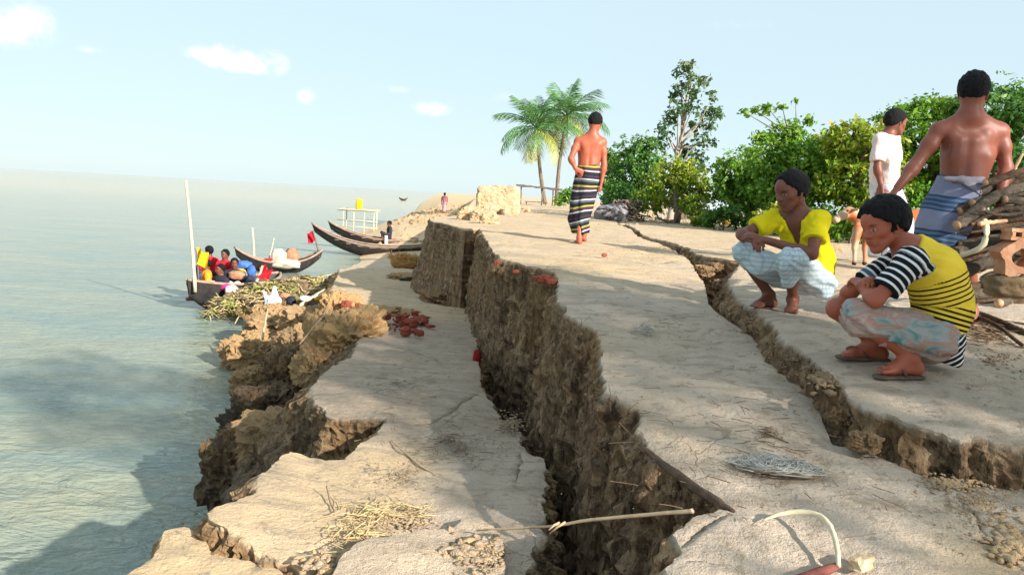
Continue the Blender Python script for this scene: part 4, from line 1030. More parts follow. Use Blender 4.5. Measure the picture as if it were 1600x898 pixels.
def leaves(clumps, n, size, seed, flat=0.7, up=.35, aspect=.5):
    """leaf blades spread through a set of ellipsoidal clumps"""
    g = np.random.default_rng(seed); C = np.array([c[:3] for c in clumps]); Rd = np.array([c[3] for c in clumps])
    wgt = Rd**2.2; k = g.choice(len(C), n, p=wgt/wgt.sum())
    d = g.normal(size=(n, 3)); d /= np.linalg.norm(d, axis=1)[:, None]
    # ragged radius so that clump outlines are uneven and gappy
    rr = g.uniform(.2, 1.2, n)**.65*(1.08+.75*pn(d*2.6+C[k]*3.1))
    P = C[k]+d*(Rd[k]*rr)[:, None]*np.array((1, 1, flat))
    gap = pn(P*(1.6/np.median(Rd))+seed)+.35*pn(P*(4/np.median(Rd)))
    keep = gap > -.02; P, d, k = P[keep], d[keep], k[keep]; n = len(P)
    nrm_ = d*.6+g.normal(size=(n, 3))*.55; nrm_[:, 2] += up; nrm_ /= np.linalg.norm(nrm_, axis=1)[:, None]
    t = np.cross(nrm_, g.normal(size=(n, 3))); t /= np.linalg.norm(t, axis=1)[:, None]+1e-9; b = np.cross(nrm_, t)
    L = size*g.uniform(.6, 1.35, n)[:, None]; W = L*aspect
    bend = nrm_*L*g.uniform(-.22, .05, n)[:, None]
    V = np.stack([P-t*L*.5+bend, P+b*W*.5, P+t*L*.55+bend, P-b*W*.5], 1).reshape(-1, 3)
    F = np.arange(4*n).reshape(n, 4)
    lv = np.clip(g.beta(2, 2.6, n)+.12*(P[:, 2]-np.mean(P[:, 2]))/np.max(Rd)*.6, 0, 1); lv = np.repeat(lv, 4)
    return V, F, lv
def tree(name, label, base, clumps, n, size, m, seed, trunk_r=.12, group='trees behind the bank', fork=.45, aspect=.5, up=.35, flat=.75, bark=None, limb=True, trunk_top=None):
    base = np.asarray(base, float); root = empty(name, base); tag(root, label, 'tree' if 'bush' not in name and 'shrub' not in name else 'bush', group)
    clumps = [tuple(np.array(c[:3])-base)+(c[3],) for c in clumps]
    C = np.array([c[:3] for c in clumps]); top = np.asarray(trunk_top)-base if trunk_top is not None else C[np.argmax(C[:, 2])]
    mb = MB(); rn = np.random.default_rng(seed)
    ks = np.linspace(0, 1, 9); wob = rn.normal(size=(9, 3))*trunk_r*.55; wob[0] = 0; wob[:, 2] = 0
    tp = [np.array((0, 0, -.25))*(1-k)+(top*k)+wob[i]*math.sin(math.pi*k) for i, k in enumerate(ks)]
    mb.tube(tp, [trunk_r*(1.25-1.05*k) for k in ks], 8, jit=.06)
    tr = mb.build('trunk', bark or M_BARK, root)
    if limb:
        mb = MB(); Cc = C[rn.permutation(len(C))[:26]]
        for c in Cc:
            tk = np.clip((c[2]/max(top[2], .1))*.85-.12, .12, .92); i = tk*8; i0 = int(i); s = tp[i0]+(tp[min(i0+1, 8)]-tp[i0])*(i-i0)
            m_ = (s+c)/2+rn.normal(size=3)*.10*np.linalg.norm(c-s)+np.array((0, 0, .06))*np.linalg.norm(c-s)
            r0 = trunk_r*(.62-.45*tk); mb.tube([s, (s+m_)/2, m_, (m_+c)/2, c], [r0, r0*.8, r0*.55, r0*.36, r0*.15], 6, jit=.05)
        mb.build('limbs', bark or M_BARK, tr)
    V, F, lv = leaves(clumps, n, size, seed, flat, up, aspect)
    mesh_np('crown', V, F, m, root, smooth=False, attrs={'lv': lv})
    return root
def cl(lst, d, s=1.0, dj=.6, seed=1):
    """photo circles (x, y, radius in pixels) -> clumps around depth d"""
    g = random.Random(seed); out = []
    for x, y, r in lst:
        rad = r*d/FPX*s; dd = d+g.uniform(-1, 1)*dj
        out.append((*at(x, y, dd), rad))
    return out
def gbase(px, d): p = at(px, 400, d); return (p[0], d, float(z_plat0(p[0], d)))

tree('slender_tree', 'tall slender tree with sparse clustered leaves and a leaning pale trunk', gbase(1040, 24), cl([(1075, 104, 11), (1060, 114, 9), (1082, 124, 13), (1101, 126, 11), (1064, 140, 14), (1084, 146, 11), (1114, 150, 9),
     (1117, 176, 13), (1060, 168, 13), (1082, 168, 13), (1104, 176, 10), (1106, 196, 12), (1048, 186, 13), (1038, 204, 14), (1086, 196, 12), (1096, 220, 12), (1114, 222, 8), (1072, 236, 15), (1094, 246, 11), (1030, 226, 14), (1052, 150, 8), (1100, 262, 12), (1078, 262, 14)], 24, 1.0, .5, 3),
     3600, .13, G_BLUE, 21, .09, bark=simple_mat('pale_bark', (.28, .23, .18), (.42, .36, .30), 9, .95, .5, .02, (1, 1, .25)), flat=.9, aspect=.6, trunk_top=at(1080, 112, 24))
tree('leafy_bush', 'loose dark green bush growing left of the slender tree', gbase(985, 22.5), cl([(985, 240, 26), (1008, 226, 20), (966, 268, 22), (1000, 262, 30), (970, 300, 24), (1005, 296, 30), (1020, 250, 18), (955, 320, 14), (990, 320, 20)], 22.5, 1.0, .8, 4), 9000, .115, G_DARK, 22, .10, trunk_top=at(992, 235, 22.5))
tree('leafy_bush', 'bright yellow-green bush standing at the foot of the slender tree', gbase(1055, 20), cl([(1048, 272, 30), (1030, 298, 32), (1080, 288, 32), (1060, 312, 26), (1100, 300, 24), (1020, 320, 18), (1085, 322, 22), (1070, 258, 18)], 20, 1.0, .8, 5), 11000, .10, G_YEL, 23, .09, trunk_top=at(1055, 265, 20))
tree('small_tree', 'small dark tree showing past the walking man', gbase(956, 29), cl([(955, 244, 13), (962, 264, 16), (948, 286, 18), (966, 296, 16), (952, 308, 14)], 29, 1.0, .7, 6), 3800, .15, G_DARK, 24, .08)
tree('low_shrub', 'low green shrub at the foot of the palms', gbase(886, 40), cl([(884, 308, 13), (874, 314, 9), (896, 312, 11), (890, 300, 8)], 40, 1.0, .4, 7), 1800, .16, G_MID, 25, .05, limb=False)
tree('leafy_tree', 'rounded bright green tree beside the tin-roofed shed', gbase(1165, 19.5), cl([(1148, 268, 26), (1178, 250, 26), (1160, 298, 26), (1140, 300, 20), (1190, 282, 28), (1168, 318, 20), (1195, 312, 22), (1130, 285, 14)], 19.5, 1.15, .9, 8), 14850, .11, G_MID, 26, .11)
tree('spreading_tree', 'spreading tree with thin bare twigs reaching over the squatting man', gbase(1240, 17), cl([(1232, 222, 26), (1212, 258, 30), (1258, 248, 34), (1296, 240, 34), (1192, 216, 13), (1164, 176, 6), (1180, 172, 8), (1200, 170, 9), (1222, 166, 6), (1243, 158, 4), (1214, 194, 8), (1238, 200, 13), (1262, 188, 9), (1205, 220, 10),
     (1240, 290, 32), (1280, 286, 34), (1215, 300, 26), (1250, 316, 24)], 17, 1.15, .9, 9), 20250, .105, G_MID, 27, .13, trunk_top=at(1248, 225, 17))
tree('mango_tree', 'broad yellow-green tree with reddish new leaves behind the man in pale shirt', gbase(1335, 15.5), cl([(1318, 222, 28), (1340, 252, 34), (1310, 286, 32), (1362, 220, 28), (1350, 290, 34), (1380, 255, 28), (1330, 310, 26), (1375, 300, 30), (1340, 200, 16), (1300, 205, 12)], 15.5, 1.15, .9, 10), 18900, .10, G_YEL, 28, .14)
tree('rain_tree', 'layered dark green tree rising behind the bare-backed man', gbase(1450, 16.5), cl([(1404, 188, 28), (1432, 174, 26), (1470, 170, 30), (1440, 226, 36), (1424, 272, 36), (1500, 168, 24), (1480, 222, 36), (1466, 290, 36), (1396, 230, 26), (1500, 260, 36), (1415, 310, 30)], 16.5, 1.15, 1.0, 11), 22950, .105, G_MID, 29, .18, up=.7, flat=.6)
tree('rain_tree', 'tall dense tree at the end of the grove above the firewood', gbase(1570, 16), cl([(1540, 158, 28), (1578, 148, 28), (1560, 196, 36), (1604, 182, 38), (1624, 250, 48), (1548, 248, 40), (1640, 160, 36), (1590, 290, 44), (1540, 300, 34), (1680, 200, 44), (1520, 190, 24)], 16, 1.15, 1.0, 12), 22950, .105, G_DARK, 30, .2, up=.7, flat=.6)
for i, (px, d, h) in enumerate([(1125, 17.5, 34), (1205, 16, 40), (1270, 15.2, 44), (1322, 14, 42), (1090, 18.5, 16), (1420, 14, 46), (1530, 13.8, 50)]):
    b = gbase(px, d); r = h*d/FPX*.5; cc = [(b[0]+dx*r*2, d+dy, b[2]+r*(.8+hh), r) for dx, dy, hh in ((-.5, 0, .2), (.4, .1, .5), (0, -.2, .9), (.9, .1, .1))]
    tree('low_shrub', ['low dark shrub at the foot of the rounded bright green tree', 'low yellowish shrub at the foot of the spreading tree', 'leafy undergrowth shrub between the spreading tree and the yellow-green tree', 'low shrub at the foot of the yellow-green tree',
                       'small shrub in front of the tin-roofed shed', 'leafy shrub under the layered dark tree', 'tall shrub under the dense tree behind the firewood'][i], b, cc, 3200, .085, [G_DARK, G_YEL, G_DARK, G_MID, G_YEL, G_MID, G_YEL][i], 40+i, .03, group='shrubs under the trees', limb=False)
# the trees on the camera's own side of the bank: they stand outside the picture and shade the near ground
LX = Vector((-SUN_DIR.x, -SUN_DIR.y)).normalized(); PX_ = Vector((-LX.y, LX.x)); 
if PX_.x < 0: PX_ = -PX_
def shade_pos(off, back): return PX_*off-LX*back
for i, (off, back, w_) in enumerate([(3.75, 13.0, 1.0), (4.9, 14.5, 1.0)]):
    p = shade_pos(off, back); b = np.array((p.x, p.y, float(z_plat0(p.x, p.y))))
    cc = []
    g = random.Random(70+i)
    for k in range(16):
        s_ = g.uniform(-.75, .75)*w_; zz = 5.0+k*.33
        cc.append((p.x+PX_.x*s_, p.y+PX_.y*s_, b[2]+zz, .80))
    tree('shade_tree', ['slim leafy tree on the near bank shading the cracked slab', 'leafy tree on the near bank beside the slim shade tree'][i], b, cc, 7200, .16, G_MID, 60+i, .12, group='trees on the near bank')

# ------------------------------------------------------------ palms
def frond_mesh(seed, L=1.0, droop=.7, n=26):
    g = random.Random(seed); mb = MB(); pts = []; th = .15
    x = z = 0.0
    for i in range(15):
        k = i/14; pts.append(Vector((x, 0, z))); a = th+(-droop*2.1)*k**1.3
        x += math.cos(a)*L/14; z += math.sin(a)*L/14
    mb.tube(pts, [.016*(1-.85*i/14) for i in range(15)], 5)
    for j in range(n):
        k = .10+.88*j/(n-1); i = min(int(k*14), 13); fr = k*14-i; p = pts[i].lerp(pts[i+1], fr); t = (pts[i+1]-pts[i]).normalized(); up = Vector((-t.z, 0, t.x))
        ll = L*(.34*math.sin(math.pi*min(1, k*.82+.16))**.8+.05)*g.uniform(.85, 1.1)
        for s in (-1, 1):
            d = (t*.75+Vector((0, s, 0))*.85-up*g.uniform(.15, .55)).normalized(); e = p+d*ll-Vector((0, 0, 1))*ll*g.uniform(.15, .4); m_ = p+d*ll*.5
            wv = t*.0115*L
            mb.add([p-wv*.6, p+wv*.6, m_+wv, e, m_-wv], [(0, 1, 2, 4), (4, 2, 3)])
    return mb
def mesh_only(mb, name, m):
    me = bpy.data.meshes.new(name); me.from_pydata(mb.v, [], mb.f); me.update(); me.materials.append(m); return me
PALM_G = simple_mat('palm_leaf', (.05, .15, .04), (.11, .24, .06), 1.5, .5, 0, spec=.5); PALM_Y = simple_mat('palm_leaf_old', (.22, .26, .03), (.36, .33, .06), 1.5, .55, 0, spec=.4)
PALM_BR = simple_mat('palm_leaf_dead', (.16, .11, .08), (.28, .20, .15), 1.5, .9, 0)
FR = [mesh_only(frond_mesh(i, 1.0, dr), 'frond', PALM_G) for i, dr in enumerate((.35, .55, .75, .95))]
FRY = [mesh_only(frond_mesh(10+i, .9, dr), 'frond', PALM_Y) for i, dr in enumerate((.8, 1.1))]; FRB = [mesh_only(frond_mesh(20, .9, 1.3), 'frond', PALM_BR)]
def palm(base, top, L, label, seed):
    g = random.Random(seed); root = empty('coconut_palm', base); tag(root, label, 'palm tree', 'coconut palms')
    b, t = Vector(base), Vector(top); mb = MB(); n = 16; bow = Vector((g.uniform(-.25, .25), 0, 0))
    pts = [(t-b)*(i/n)+bow*math.sin(math.pi*i/n)+Vector((0, 0, -.2))*(1-i/n) for i in range(n+1)]
    mb.tube(pts, [.15-.06*i/n+.012*(i % 2) for i in range(n+1)], 9)
    mb.build('trunk', M_BARK, root)
    for k in range(21):
        el = 78-k*5.4+g.uniform(-8, 8); az = k*137.5+g.uniform(-15, 15)
        me = FR[min(3, max(0, int((70-el)/30)))] if k < 18 else (FRY[k % 2] if k < 22 else FRB[0])
        o = bpy.data.objects.new('frond', me); COL.objects.link(o); o.parent = root; o.location = t-b
        o.rotation_euler = (0, -R(el), R(az)); s = L*g.uniform(.85, 1.12)*(.8 if el > 60 else 1); o.scale = (s, s, s)
    for k in range(6):
        a = k*1.05; mb = MB(); mb.tube([Vector((0, 0, .10)), Vector((0, 0, .06)), Vector((0, 0, -.02)), Vector((0, 0, -.11))], [.03, .085, .095, .02], 8)
        mb.build('coconut', PALM_Y, root, loc=(t-b)+Vector((math.cos(a)*.2, math.sin(a)*.2, -.22)))
pb = at(853, 322, 60); pb[2] = 2.5; palm(pb, at(840, 202, 60), 3.4, 'shorter coconut palm with a hanging dead frond and straight trunk', 3)
pb = at(869, 322, 61); pb[2] = 2.5; palm(pb, at(886, 182, 61), 3.4, 'taller coconut palm leaning right with yellowed lower fronds', 8)
# ------------------------------------------------------------ clods and broken slabs of earth
def clod(name, c, size, seed, label=None, cat='clod', group=None, warm=.3, wallness=1.0, boxy=.5, amp=.22, sub=4, m=None, rot=0.0, freq=1.6, parent=None):
    bm = bmesh.new(); bmesh.ops.create_icosphere(bm, subdivisions=sub, radius=1.0)
    me = bpy.data.meshes.new(name); bm.to_mesh(me); bm.free()
    n = len(me.vertices); V = np.empty(n*3, np.float32); me.vertices.foreach_get('co', V); V = V.reshape(-1, 3).astype(float)
    a = np.abs(V); p = 2+6*boxy; k = (a[:, 0]**p+a[:, 1]**p+a[:, 2]**p)**(-1/p); V = V*k[:, None]
    V = V*(1+amp*fbm(V*freq+seed*3.7, 4, .55)+amp*.5*fbm(V*freq*2.6+seed, 3, .6, True)-amp*.2)[:, None]
    V = V*np.array(size); cr, sr = math.cos(rot), math.sin(rot); V = np.stack([V[:, 0]*cr-V[:, 1]*sr, V[:, 0]*sr+V[:, 1]*cr, V[:, 2]], 1)
    me.vertices.foreach_set('co', V.astype(np.float32).ravel()); me.polygons.foreach_set('use_smooth', np.full(len(me.polygons), m is not None and boxy < .45, bool)); me.update()
    at1 = me.attributes.new('wall', 'FLOAT', 'POINT'); at1.data.foreach_set('value', np.full(n, wallness, np.float32))
    at2 = me.attributes.new('warm', 'FLOAT', 'POINT'); at2.data.foreach_set('value', np.clip(np.full(n, warm)+.3*fbm(V*4+seed, 2), 0, 1).astype(np.float32))
    me.materials.append(m or M_SOIL)
    o = link(name, me, parent, c)
    if label: tag(o, label, cat, group)
    return o
M_BRICK = simple_mat('red_brick', (.17, .035, .022), (.34, .085, .05), 14, .9, .6, .012)

# front corner slabs
def slab(px, name, label, dz, depth, seed, warm, group=None):
    zf = lambda x, y: z_terr(x, y)+dz
    P = [onz(a, b, zf) for a, b in px]; L = resample(P+[P[0]], .006, .028, 8, seed)[:-1]
    z0 = float(np.mean([p[2] for p in P]))
    o = soil_block(name, L, lambda x, y: zf(x, y)+0.02*fbm(xyz(np.asarray(x)*2, np.asarray(y)*2, seed), 2), z0-depth, np.full(len(L), .12), seed, warm=warm, kind=None, rough=.05, bevel=.012, rows=26, warm_wall=.6)
    return tag(o, label, 'earth slab', group)
slab([(190, 902), (246, 862), (257, 829), (288, 822), (322, 836), (326, 858), (352, 872), (392, 876), (436, 890), (452, 940), (300, 985), (170, 960)], 'earth_slab', 'sunlit yellow earth slab breaking off over the water', -.05, 1.6, 21., .85)
slab([(336, 838), (372, 842), (392, 856), (390, 870), (350, 866), (332, 858)], 'earth_slab', 'small tilted piece of earth wedged in the gap beside the yellow slab', -.07, .30, 23., .8)
slab([(508, 902), (532, 872), (558, 850), (604, 838), (652, 830), (702, 824), (742, 803), (770, 820), (786, 850), (792, 902), (780, 965), (500, 965)], 'earth_slab', 'pale flat slab of crust lying on the terrace under the twig', .055, .14, 25., .25)
slab([(1066, 806), (1096, 770), (1128, 784), (1120, 806), (1084, 830), (1064, 838)], 'earth_slab', 'tan chunk of earth sagging into the notch of the fissure', .28, .7, 27., .8)

# clods of the slumped bank
for i, (px, py, z, sx, sy, sz, wm, lb) in enumerate([
    (556, 530, 1.24, .34, .42, .30, .95, 'big orange-brown clod of earth on the terrace rim below the red bricks'),
    (520, 556, .98, .26, .34, .46, .9, 'tall orange clod slipping down the dark bank'),
    (592, 500, 1.20, .38, .44, .16, .9, 'broad tan clod of earth beside the red bricks'),
    (400, 560, .12, .34, .50, .32, .95, 'orange lump of clay standing at the water line'),
    (398, 600, .06, .22, .30, .22, .9, 'small orange lump of clay at the water line'),
    (440, 520, .35, .55, .60, .30, .8, 'wide orange-brown clod in front of the brush heap'),
    (486, 512, .60, .40, .45, .30, .75, 'tan clod of earth between the brush heap and the terrace'),
    (432, 684, .80, .26, .30, .20, .8, 'sunlit crumbly clod on the dark bank slope'),
    (462, 690, .86, .17, .20, .14, .75, 'small crumbly clod next to the sunlit one on the slope'),
    (380, 735, .42, .30, .38, .30, .25, 'dark wet clod low on the bank slope'),
    (404, 706, .55, .26, .30, .24, .35, 'dark clod above the wet one on the bank slope'),
    (492, 648, 1.15, .12, .15, .18, .9, 'narrow orange clod at the mouth of the hollow'),
    (420, 640, .35, .30, .36, .24, .15, 'dark lump of clay on the shaded bank'),
    (398, 668, .12, .34, .30, .20, .1, 'wet black lump of clay at the foot of the shaded bank'),
    (690, 468, 1.30, .26, .50, .12, .35, 'brown crumbled earth heap at the foot of the cliff'),
    (640, 436, 1.20, .30, .40, .10, .8, 'low sandy clod on the far end of the terrace'),
    (532, 500, 1.15, .22, .26, .34, .95, 'upright orange block of clay under the red bricks'), (476, 548, .70, .34, .34, .30, .7, 'stepped tan block halfway down the bank'), (452, 590, .55, .30, .30, .34, .3, 'dark stepped block halfway down the bank'),
    (492, 575, .95, .18, .24, .22, .85, 'small orange block leaning on the terrace wall'), (430, 505, .45, .34, .34, .30, .85, 'orange stepped block beside the upright stick'), (412, 540, .25, .30, .40, .24, .8, 'low orange ledge of clay above the water')]):
    p = onz(px, py, z); clod('earth_clod', p, (sx, sy, sz), i+1, lb, 'clod', 'fallen clods of the bank', wm, .75 if wm > .5 else 1.0, .4, .5, 5, rot=i*.7, freq=1.9)
for i, (px, py, s_) in enumerate([(1128, 446, .10), (1140, 466, .09), (1158, 482, .11), (1178, 500, .08), (1200, 520, .12), (1214, 540, .07), (1240, 556, .10), (1262, 574, .09), (1284, 590, .12), (1302, 612, .08), (1316, 650, .07), (1352, 690, .08), (1100, 424, .12), (1118, 418, .10)]):
    p = onz(px, py, lambda x, y: zK(x, y)-.10); s_ *= .62; clod('earth_clod', p, (s_*1.2, s_, s_*.8), 130+i, 'brown chunk of earth collapsed into the second crack', 'clod', 'chunks collapsed into the second crack', .15, 1.0, .35, .5, 4, rot=i*1.1, freq=1.9)
# red bricks and brick bats on the terrace rim
for i, (px, py, s) in enumerate([(532, 468, .11), (541, 476, .09), (548, 484, .08), (572, 484, .10), (582, 488, .07), (604, 494, .08), (628, 498, .11), (640, 506, .10), (634, 518, .07), (648, 490, .06), (655, 520, .05), (560, 478, .06)]):
    p = onz(px, py, 1.42); clod('brick_bat', p, (s*random.uniform(.55, .95), s*.65, s*random.uniform(.4, .7)), 40+i, 'broken red brick lying on the sunlit rim of the terrace', 'brick', 'red brick bats on the terrace rim', boxy=.5, amp=.4, sub=4, m=M_BRICK, rot=i*1.3)
for i, (px, py, s, y) in enumerate([(862, 432, .034, 7.0), (852, 428, .05, 7.1), (838, 427, .028, 7.2), (806, 416, .022, 7.55), (777, 402, .03, 8.3)]):
    p = at(px, py+8, y); clod('brick_bat', p, (s*1.4, s, s*.7), 60+i, 'red brick fragment sticking out of the cliff edge', 'brick', 'red brick fragments in the cliff edge', boxy=.6, amp=.35, sub=3, m=M_BRICK, rot=i*1.1)
p = onz(944, 402, zM_); clod('brick_bat', p+np.array((0, 0, .025)), (.030, .022, .022), 66, 'small red chip alone on the pale ground behind the walking man', 'brick', None, boxy=.7, amp=.15, sub=2, m=M_BRICK)
p = onz(745, 565, 1.38); clod('red_rag', p+np.array((0, 0, .05)), (.035, .05, .07), 67, 'red rag caught on the terrace edge above the fissure', 'rag', None, boxy=.2, amp=.4, sub=3, m=plain_cloth('red_rag_cloth', (.18, .01, .01), (.30, .025, .02)))

# rubble: crumbs and lumps nobody could count
def crumbs(name, pts, smin, smax, seed, warm, label, m=None, wall=.3, squash=.5):
    g = np.random.default_rng(seed); ico = np.array([(0, 0, 1), (.894, 0, .447), (.276, .851, .447), (-.724, .526, .447), (-.724, -.526, .447), (.276, -.851, .447), (.724, .526, -.447), (-.276, .851, -.447), (-.894, 0, -.447), (-.276, -.851, -.447), (.724, -.526, -.447), (0, 0, -1)])
    fi = np.array([(0, 1, 2), (0, 2, 3), (0, 3, 4), (0, 4, 5), (0, 5, 1), (1, 6, 2), (2, 7, 3), (3, 8, 4), (4, 9, 5), (5, 10, 1), (2, 6, 7), (3, 7, 8), (4, 8, 9), (5, 9, 10), (1, 10, 6), (6, 11, 7), (7, 11, 8), (8, 11, 9), (9, 11, 10), (10, 11, 6)])
    n = len(pts); s = smin*(smax/smin)**(g.random(n)**2.2)
    V = ico[None]*(1+g.uniform(-.5, .5, (n, 12, 1)))*(g.uniform(.45, 1.5, (n, 1, 3))*np.array((1, 1, squash)))*s[:, None, None]+np.asarray(pts)[:, None, :]+np.array((0, 0, .12))*s[:, None, None]
    F = (fi[None]+(np.arange(n)*12)[:, None, None]).reshape(-1, 3)
    o = mesh_np(name, V.reshape(-1, 3), F, m or M_SOIL, smooth=False, attrs={'wall': np.full(n*12, wall), 'warm': np.repeat(np.clip(g.normal(warm, .25, n), 0, 1), 12)})
    tag(o, label, None, None, 'stuff'); return o
def scatter_px(polys, n, zf, seed):
    """points on the ground inside soft photo ellipses (x, y, rx, ry, weight)"""
    g = np.random.default_rng(seed); out = []; W = np.array([q[4] for q in polys], float); k = g.choice(len(polys), n, p=W/W.sum())
    for i in k:
        x, y, rx, ry, _ = polys[i]; r = min(abs(g.normal(0, .5)), 1.6); a = g.random()*6.283; out.append(onz_fast(x+rx*r*math.cos(a), y+ry*r*math.sin(a), zf))
    return np.array(out)
def onz_fast(px, py, zf):
    d = ray(px, py); e = np.array(EYE); t = 4.0/d[1]
    for _ in range(14):
        p = e+d*t; t = .4*t+.6*min(max((zf(p[0], p[1])-e[2])/d[2], .5/d[1]), 200/d[1])
    return e+d*t
zmf = lambda x, y: float(zM_(x, y)); ztf = lambda x, y: float(z_terr(x, y)); zkf = lambda x, y: float(zK(x, y))
crumbs('soil_crumbs', scatter_px([(1530, 790, 80, 55, 3), (1490, 755, 60, 16, 1.5), (1580, 850, 40, 40, 1)], 1500, zmf, 1), .003, .022, 1, .8, 'crumbled pale earth below the right block')
crumbs('soil_crumbs', scatter_px([(560, 850, 60, 40, 2), (640, 815, 60, 20, 1), (500, 880, 30, 20, .6)], 700, lambda x, y: ztf(x, y)+.01, 2), .003, .020, 2, .6, 'crumbs of earth among the straw on the terrace')
crumbs('soil_crumbs', scatter_px([(752, 830, 38, 26, 2), (760, 868, 36, 34, 2), (722, 862, 40, 26, 1)], 800, lambda x, y: ztf(x, y)+.055, 3), .003, .030, 3, .55, 'broken crumbs of earth on the pale slab under the twig')
crumbs('soil_crumbs', scatter_px([(720, 700, 110, 45, 3), (640, 740, 90, 26, 1.5), (800, 660, 26, 20, 1), (740, 480, 30, 20, .6)], 1600, lambda x, y: ztf(x, y)+.003, 4), .003, .014, 4, .2, 'fine grey and reddish crumbs strewn over the terrace', wall=.5)
crumbs('soil_crumbs', scatter_px([(1250, 720, 320, 170, 3), (1100, 520, 200, 110, 2), (1480, 610, 160, 40, 1), (1000, 390, 160, 30, 1)], 1100, zmf, 5), .003, .010, 5, .3, 'tiny crumbs of earth scattered over the cracked ground', wall=.4)
crumbs('soil_crumbs', scatter_px([(1500, 600, 160, 55, 3), (1560, 560, 60, 30, 1)], 420, zkf, 6), .003, .012, 6, .3, 'tiny crumbs of earth scattered on the right block', wall=.4)
crumbs('soil_crumbs', scatter_px([(1240, 560, 60, 40, 2), (1180, 490, 40, 40, 2), (1290, 590, 30, 20, 1)], 700, lambda x, y: zkf(x, y)-.02, 7), .004, .024, 7, .3, 'loose lumps along the edge of the second crack', wall=.7)
crumbs('soil_crumbs', scatter_px([(850, 332, 70, 5, 2), (960, 338, 60, 5, 1.5), (1080, 345, 120, 7, 3), (790, 328, 30, 8, 2)], 900, zkf, 8), .02, .11, 8, .6, 'rubble strewn along the foot of the trees')
crumbs('soil_crumbs', np.stack([RNG.uniform(-.5, .9, 500), RNG.uniform(2, 9, 500), RNG.uniform(.2, .45, 500)], 1), .02, .10, 9, .1, 'dark lumps on the fissure floor', wall=1)
crumbs('soil_crumbs', scatter_px([(430, 560, 50, 60, 3), (440, 700, 60, 60, 2), (470, 520, 60, 20, 2)], 600, lambda x, y: .35, 10), .02, .09, 10, .4, 'small lumps of clay on the river bank', wall=.9)

crumbs('brick_crumbs', scatter_px([(536, 474, 18, 8, 2), (575, 486, 22, 7, 2), (634, 504, 24, 14, 3), (660, 500, 20, 14, .6)], 300, lambda x, y: 1.38, 14), .012, .06, 14, .5, 'red brick crumbs strewn on the terrace rim', m=M_BRICK)
# straw and twigs as litter
def straw(name, pts, lmin, lmax, rad, seed, m, label, flat=.25, lift=.01):
    g = np.random.default_rng(seed); V = []; F = []; c = 0
    for p in pts:
        a = g.random()*6.283; e = g.normal(0, flat); L = g.uniform(lmin, lmax); d = np.array((math.cos(a), math.sin(a), math.sin(e))); d /= np.linalg.norm(d); s = np.cross(d, (0, 0, 1.)); s /= np.linalg.norm(s); u = np.cross(s, d)
        p = np.asarray(p)+np.array((0, 0, lift*g.random()+abs(d[2])*L*.45)); r = rad*g.uniform(.5, 1.4); bd = s*g.normal(0, .12)*L
        for k, t in enumerate((-.5, 0, .5)):
            q = p+d*L*t+(bd if k == 1 else 0)
            for an in (0, 2.09, 4.19): V.append(q+(s*math.cos(an)+u*math.sin(an))*r)
        F += [(c+i*3+j, c+i*3+(j+1) % 3, c+(i+1)*3+(j+1) % 3, c+(i+1)*3+j) for i in (0, 1) for j in range(3)]; c += 9
    o = mesh_np(name, np.array(V), np.array(F), m, smooth=False); tag(o, label, None, None, 'stuff'); return o
M_STRAW = simple_mat('straw', (.42, .30, .14), (.62, .49, .28), 25, .85, 0); M_TWIG = simple_mat('twig', (.14, .09, .05), (.30, .20, .12), 25, .9, 0); M_NET = simple_mat('old_net', (.34, .32, .28), (.52, .49, .44), 25, .9, 0); M_GREY = simple_mat('dry_fibre', (.36, .33, .28), (.56, .52, .45), 20, .9, 0)
straw('straw_litter', scatter_px([(585, 800, 70, 28, 3), (560, 835, 60, 30, 2), (640, 800, 40, 20, 1)], 260, lambda x, y: ztf(x, y)+.008, 11), .04, .15, .0026, 11, M_STRAW, 'dry straw scattered on the sunlit terrace', .12, .015)
straw('twig_litter', scatter_px([(700, 690, 120, 50, 2), (620, 600, 110, 60, 1)], 260, lambda x, y: ztf(x, y)+.008, 12), .03, .10, .0018, 12, M_TWIG, 'small twigs strewn on the shaded terrace', .1)
straw('twig_litter', scatter_px([(1200, 680, 300, 180, 3), (1060, 500, 180, 90, 1), (1500, 620, 150, 50, 1)], 260, lambda x, y: zmf(x, y)+.012, 13), .03, .12, .0016, 13, M_TWIG, 'fine twigs and stalks strewn over the cracked ground', .08)
straw('straw_litter', scatter_px([(1010, 518, 16, 12, 1)], 50, lambda x, y: zmf(x, y)+.01, 14), .04, .11, .0022, 14, M_GREY, 'pale tuft of fibres lying on the cracked ground', .4)
straw('twig_litter', scatter_px([(1540, 520, 60, 26, 1)], 120, lambda x, y: zkf(x, y)+.01, 15), .05, .22, .003, 15, M_TWIG, 'broken twigs on the ground beside the firewood', .1)
straw('root_hair', np.concatenate([np.array([(main_e[i][0]*(1-t)+main_e[i+1][0]*t-.05, main_e[i][1]*(1-t)+main_e[i+1][1]*t, main_e[i][2]-.02-.5*random.random()**1.5) for t in np.linspace(0, 1, 12)]) for i in range(8, len(main_e)-1)]), .05, .16, .0016, 16, M_TWIG, 'fine dead roots hanging from the fissure wall', 1.0, 0)

